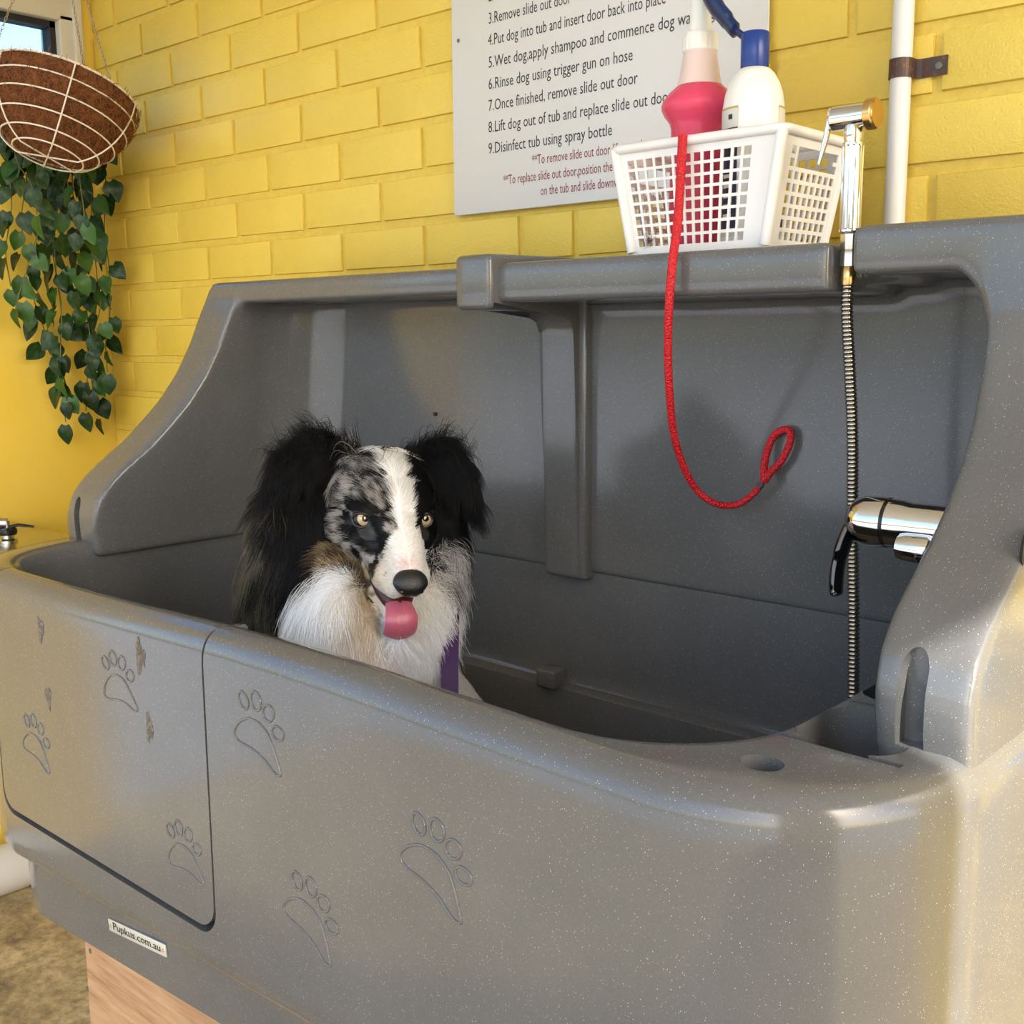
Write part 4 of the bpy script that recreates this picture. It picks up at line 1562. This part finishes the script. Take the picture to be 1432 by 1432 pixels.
# keep eyes, nose, mouth bare
EYES = [(-.0405, .004, .000), (.0405, .004, .000)]
keep = np.ones(NH, bool)
for e in EYES:
    keep &= np.hypot(h[:, 0] - e[0], h[:, 2] - e[2]) + np.where(h[:, 1] > -.03, 0, 1) > .0135
keep &= ~((h[:, 1] > .102) & (np.abs(h[:, 0]) < .020) & (h[:, 2] > -.052))
keep &= ~((h[:, 1] > -.012) & (h[:, 2] < -.056) & (h[:, 2] > -.086 - .22 * np.clip(h[:, 1], 0, .1)) & (np.abs(h[:, 0]) < .036) & (nrm @ HMn[:, 2] > -.75) & (h[:, 2] < -.058 - .05 * h[:, 1]))
root, nrm, h = root[keep], nrm[keep], h[keep]
NH = len(root)
earp = np.array([list(q) for q in EARL + EARR])
segs = [(np.array(a), np.array(b)) for E_ in (EARL, EARR) for a, b in zip(E_, E_[1:])]
dist = np.full(NH, 9.0); edir = np.zeros((NH, 3)); et = np.zeros(NH)
for E_ in (EARL, EARR):
    n_ = len(E_) - 1
    for i in range(n_):
        a, b = np.array(E_[i]), np.array(E_[i + 1])
        t = np.clip(((root - a) @ (b - a)) / ((b - a) @ (b - a)), 0, 1)
        d = np.linalg.norm(root - (a + t[:, None] * (b - a)), axis=1)
        k = d < dist
        dist[k] = d[k]; edir[k] = (b - a) / np.linalg.norm(b - a); et[k] = (i + t[k]) / n_
ear = 1 - smoothstep(.030, .042, dist)
ear *= (1 - smoothstep(.01, .03, h[:, 1] + .02))
hr = np.linalg.norm(h - np.array([0, .01, -.02]), axis=1)
muz = smoothstep(.018, .045, h[:, 1]) * (1 - smoothstep(.05, .06, np.abs(h[:, 0]))) * smoothstep(-.115, -.10, h[:, 2])
face = (1 - smoothstep(.062, .115, hr)) * smoothstep(-.10, -.04, h[:, 1])
fore = smoothstep(-.02, .02, h[:, 2]) * smoothstep(-.14, -.09, h[:, 1])
face = np.maximum(face, fore * (1 - smoothstep(.10, .13, hr)) * .85)
face = np.maximum(face, muz)
down = np.array([0, 0, -1.0])
bdn, sdn = np.array(bd), np.array(sd_)
HFn, HLn, HUn = np.array(HF), np.array(HL), np.array(HU)
side = np.sign(h[:, 0])[:, None]
d_face = -HFn + HLn * side * .55 - HUn * (.5 * smoothstep(.03, -.02, h[:, 2]) * 1.0)[:, None] + HUn * (.25 * smoothstep(0, .03, h[:, 2]))[:, None]
d_ruff = down * 1.0 + (root - (OHn - bdn * .05)) * np.array([1, 1, 0]) * 1.0 - bdn * .15
d_ear = edir * .75 + down * .75
wE = ear[:, None]; wF = (face * (1 - ear))[:, None]
D = wE * d_ear + wF * d_face + (1 - wE - wF) * d_ruff
D += .22 * rng.normal(size=(NH, 3))
D -= nrm * np.sum(D * nrm, 1)[:, None]
D /= np.linalg.norm(D, axis=1)[:, None] + 1e-9
lng = (1 - wF - wE)[:, 0] * .062 + wF[:, 0] * (.0065 * muz + (1 - muz) * .0175) + wE[:, 0] * (.030 + .022 * et)
uR, vR = to_plan(root)
lng *= np.where((vR > 790) & (uR > 405) & (face < .4), 1.15, 1.0)
lng *= rng.uniform(.65, 1.2, NH)
lift = wF[:, 0] * .26 + (1 - wF[:, 0]) * .34
# stray tufts on the ear tops
tuft = (ear > .5) & (vR < 645) & (rng.random(NH) < .22)
D[tuft] = D[tuft] * .5 + np.array(UP) * .9 + .3 * rng.normal(size=(tuft.sum(), 3))
lng[tuft] *= .95
grav = (1 - wF[:, 0]) * .30
grav[tuft] = 0
S = np.linspace(0, 1, 7)
P = root[:, None, :] + lng[:, None, None] * (D[:, None, :] * S[None, :, None] + nrm[:, None, :] * (lift[:, None] * (S * (1 - .75 * S))[None])[..., None] + down[None, None] * (grav[:, None] * (S ** 2)[None])[..., None])
# clumping towards guide strands
ng = NH // 30
gi = rng.choice(NH, ng, replace=False)
kd = KDTree(ng)
for i, g in enumerate(gi):
    kd.insert(root[g], i)
kd.balance()
near = np.array([kd.find(q)[1] for q in root])
gP = P[gi[near]]
cs = (S ** 1.5)[None, :, None] * (.25 * wF + .62 * (1 - wF))[:, None, :]
off = (root - root[gi[near]])[:, None, :]
P = P * (1 - cs) + (gP + off * .35) * cs
wav = .0016 * (1 - wF[:, 0])[:, None] * np.sin(S[None] * 7 + rng.random(ng)[near][:, None] * 6.28) * S[None]
P += wav[..., None] * np.cross(D, nrm)[:, None, :]
# the mouth and eyes stay clear, fur stays out of the plastic
hc_ = coat(root)
hc_ *= rng.uniform(.78, 1.12, NH)[:, None]
cur = bpy.data.hair_curves.new('fur')
cur.add_curves([7] * NH)
cur.attributes['position'].data.foreach_set('vector', P.astype(np.float32).ravel())
rad = cur.attributes.get('radius') or cur.attributes.new('radius', 'FLOAT', 'POINT')
base_r = wF[:, 0] * .00036 + (1 - wF[:, 0]) * .00042
rr_ = base_r[:, None] * np.linspace(1, .18, 7)[None]
rad.data.foreach_set('value', rr_.astype(np.float32).ravel())
ac = cur.attributes.new('coat', 'FLOAT_COLOR', 'CURVE')
ac.data.foreach_set('color', np.concatenate([hc_, np.ones((NH, 1))], 1).astype(np.float32).ravel())
m, nt, p = new_mat('dog_fur')
at = nt.nodes.new('ShaderNodeAttribute'); at.attribute_name = 'coat'
nt.links.new(at.outputs['Color'], p.inputs['Base Color'])
p.inputs['Roughness'].default_value = .40
p.inputs['Specular IOR Level'].default_value = .22
tr = nt.nodes.new('ShaderNodeBsdfTranslucent')
nt.links.new(at.outputs['Color'], tr.inputs['Color'])
mx = nt.nodes.new('ShaderNodeMixShader')
mx.inputs[0].default_value = .5
nt.links.new(p.outputs[0], mx.inputs[1]); nt.links.new(tr.outputs[0], mx.inputs[2])
nt.links.new(mx.outputs[0], nt.nodes['Material Output'].inputs['Surface'])
fur = bpy.data.objects.new('fur', cur)
COL.objects.link(fur)
fur.parent = dog
cur.materials.append(m)
fur['kind'] = 'stuff'

# ---- eyes, nose, mouth ------------------------------------------------------------
IRIS = simple('amber_iris', (.40, .29, .17), .12, coat=1.0)
PUPIL = simple('pupil_black', (.004, .004, .004), .04, coat=1.0)
RIM = simple('eye_rim', (.012, .009, .008), .35)
gaze = (Bk * .86 + RT * .42 + UP * .03).normalized()
for e in EYES:
    c0 = hd(e[0], e[1] - .0035, e[2])
    rr = .0125
    V, Fc, mi = [], [], []
    n, mR = 28, 18
    G3 = gaze.to_track_quat('Z', 'Y').to_matrix()
    for i in range(mR + 1):
        th = math.pi * (i / mR) ** 1.0 * .7
        for k in range(n):
            a = 2 * math.pi * k / n
            V.append(c0 + G3 @ Vector((rr * math.sin(th) * math.cos(a), rr * math.sin(th) * math.sin(a), rr * math.cos(th))))
    for i in range(mR):
        for k in range(n):
            l = (k + 1) % n
            Fc.append((i * n + k, (i + 1) * n + k, (i + 1) * n + l, i * n + l))
            dg_ = 126 * (i + .5) / mR
            mi.append(1 if dg_ < 21 else (0 if dg_ < 52 else 2))
    ey = mesh('eye', V, Fc, dog, IRIS, True)
    ey.data.materials.append(PUPIL); ey.data.materials.append(RIM)
    ey.data.polygons.foreach_set('material_index', mi)
    # lids: an almond rim round the visible part of the eye
    s_ = 1 if e[0] > 0 else -1
    ne = (HF * .40 + Bk * .60 + HL * s_ * .18).normalized()
    ax = (HL - ne * HL.dot(ne)).normalized()
    az = ne.cross(ax)
    if az.dot(UP) < 0:
        az = -az
    L_ = []
    for k in range(28):
        a = 2 * math.pi * k / 28
        x, z_ = .0118 * math.cos(a), .0092 * math.sin(a)
        L_.append(c0 + ax * x + az * z_ + ne * math.sqrt(max(.0132 ** 2 - x * x - z_ * z_, .0045 ** 2)))
    tube('eyelid', L_, .0021, ey, RIM, 8, True)
m, nt, p = new_mat('wet_nose')
p.inputs['Base Color'].default_value = (.008, .008, .009, 1)
p.inputs['Roughness'].default_value = .38
vo = nt.nodes.new('ShaderNodeTexVoronoi'); vo.inputs['Scale'].default_value = 700
nt.links.new(world_pos(nt), vo.inputs['Vector'])
bump(nt, p, vo.outputs['Distance'], .35, .001)
NOSE = m
V = []
for v_ in ICV:
    x, y, z = v_.x, v_.y, v_.z
    wx = .0225 * (1 - .22 * max(0, -z))
    q = Vector((x * wx, y * .0165, z * .0175))
    q.y -= .004 * max(0, z)                                     # top slopes back
    q.y -= .0045 * math.exp(-((x / .16) ** 2)) * max(0, -z) * 1.2   # philtrum
    q.z += .002 * abs(x)
    V.append(hd(q.x, .1085 + q.y, -.031 + q.z))
ns = mesh('nose', V, ICF, dog, NOSE, True)
for s in (-1, 1):
    V = [hd(s * .0105 + v_.x * .0046, .1195 + v_.y * .0030, -.0345 + v_.z * .0030 + s * 0) for v_ in ICV]
    mesh('nostril', V, ICF, ns, PUPIL, True)
MOUTH = simple('mouth_lining', (.06, .012, .012), .35)
V = [hd(v_.x * .029, .034 + v_.y * .056, -.068 + v_.z * .017 - (.30 * (v_.y * .056))) for v_ in ICV]
mesh('mouth_lining', V, ICF, dog, MOUTH, True)
m, nt, p = new_mat('tongue')
n1 = noise_node(nt, 500, 3, .6, world_pos(nt))
c = ramp(nt, n1.outputs[0], [(.3, (.36, .075, .12)), (.7, (.45, .115, .165))])
nt.links.new(c.outputs[0], p.inputs['Base Color'])
p.inputs['Roughness'].default_value = .32
p.inputs['Subsurface Weight'].default_value = .2
p.inputs['Subsurface Radius'].default_value = (.006, .002, .002)
bump(nt, p, n1.outputs[0], .4, .0008)
tpts = catmull([(0, .030, -.070), (0, .065, -.074), (0, .092, -.080), (0, .104, -.090), (0, .106, -.102), (0, .103, -.113), (0, .100, -.118)], 6)
V, Fc = [], []
wd = lambda t: .0215 * min(1, (.55 + t * 1.1)) * (1 if t < .8 else math.sqrt(max(.02, 1 - ((t - .8) / .2) ** 2 * .93)))
M_ = len(tpts)
cols = 13
for i, q in enumerate(tpts):
    t = i / (M_ - 1)
    tg = (tpts[min(i + 1, M_ - 1)] - tpts[max(i - 1, 0)]).normalized()
    nn = Vector((1, 0, 0)).cross(tg)
    if nn.y < 0 and abs(nn.y) > abs(nn.z): nn = -nn
    if nn.z < 0 and abs(nn.z) >= abs(nn.y): nn = -nn
    for side_ in (1, -1):
        for k in range(cols):
            s = -1 + 2 * k / (cols - 1)
            x = s * wd(t)
            th = .0034 * math.sqrt(max(0.0, 1 - s * s)) * side_
            grv = -.0016 * math.exp(-(s / .10) ** 2) if side_ > 0 else 0
            cup = -.0035 * s * s
            w3 = q + Vector((x, 0, 0)) + nn * (th + grv + cup)
            V.append(hd(*w3))
for i in range(M_ - 1):
    for sdx in (0, 1):
        for k in range(cols - 1):
            a = i * 2 * cols + sdx * cols + k
            b = (i + 1) * 2 * cols + sdx * cols + k
            Fc.append((a, a + 1, b + 1, b) if sdx == 0 else (a, b, b + 1, a + 1))
last = (M_ - 1) * 2 * cols
for k in range(cols - 1):
    Fc.append((last + k, last + k + 1, last + cols + k + 1, last + cols + k))
mesh('tongue', V, Fc, dog, m, True)

# ---- purple lead at its side -------------------------------------------------------
pts = [at_d(631, 840, 1.545), at_d(630, 885, 1.515), at_d(629, 930, 1.492), at_d(629, 980, 1.478), at_d(631, 1040, 1.47)]
pts = catmull(pts, 6)
V, Fc = [], []
for q in pts:
    for s, t in ((-1, -1), (1, -1), (1, 1), (-1, 1)):
        V.append(q + RT * s * .0115 - FW * t * .0012)
for i in range(len(pts) - 1):
    for k in range(4):
        l = (k + 1) % 4
        Fc.append((i * 4 + k, i * 4 + l, (i + 1) * 4 + l, (i + 1) * 4 + k))
Fc += [(0, 1, 2, 3), tuple((len(pts) - 1) * 4 + k for k in (3, 2, 1, 0))]
pl_ = mesh('purple_lead', V, Fc, None, PURPLE, False)
tag(pl_, 'purple webbing lead hanging beside the dog in the tub', 'lead')
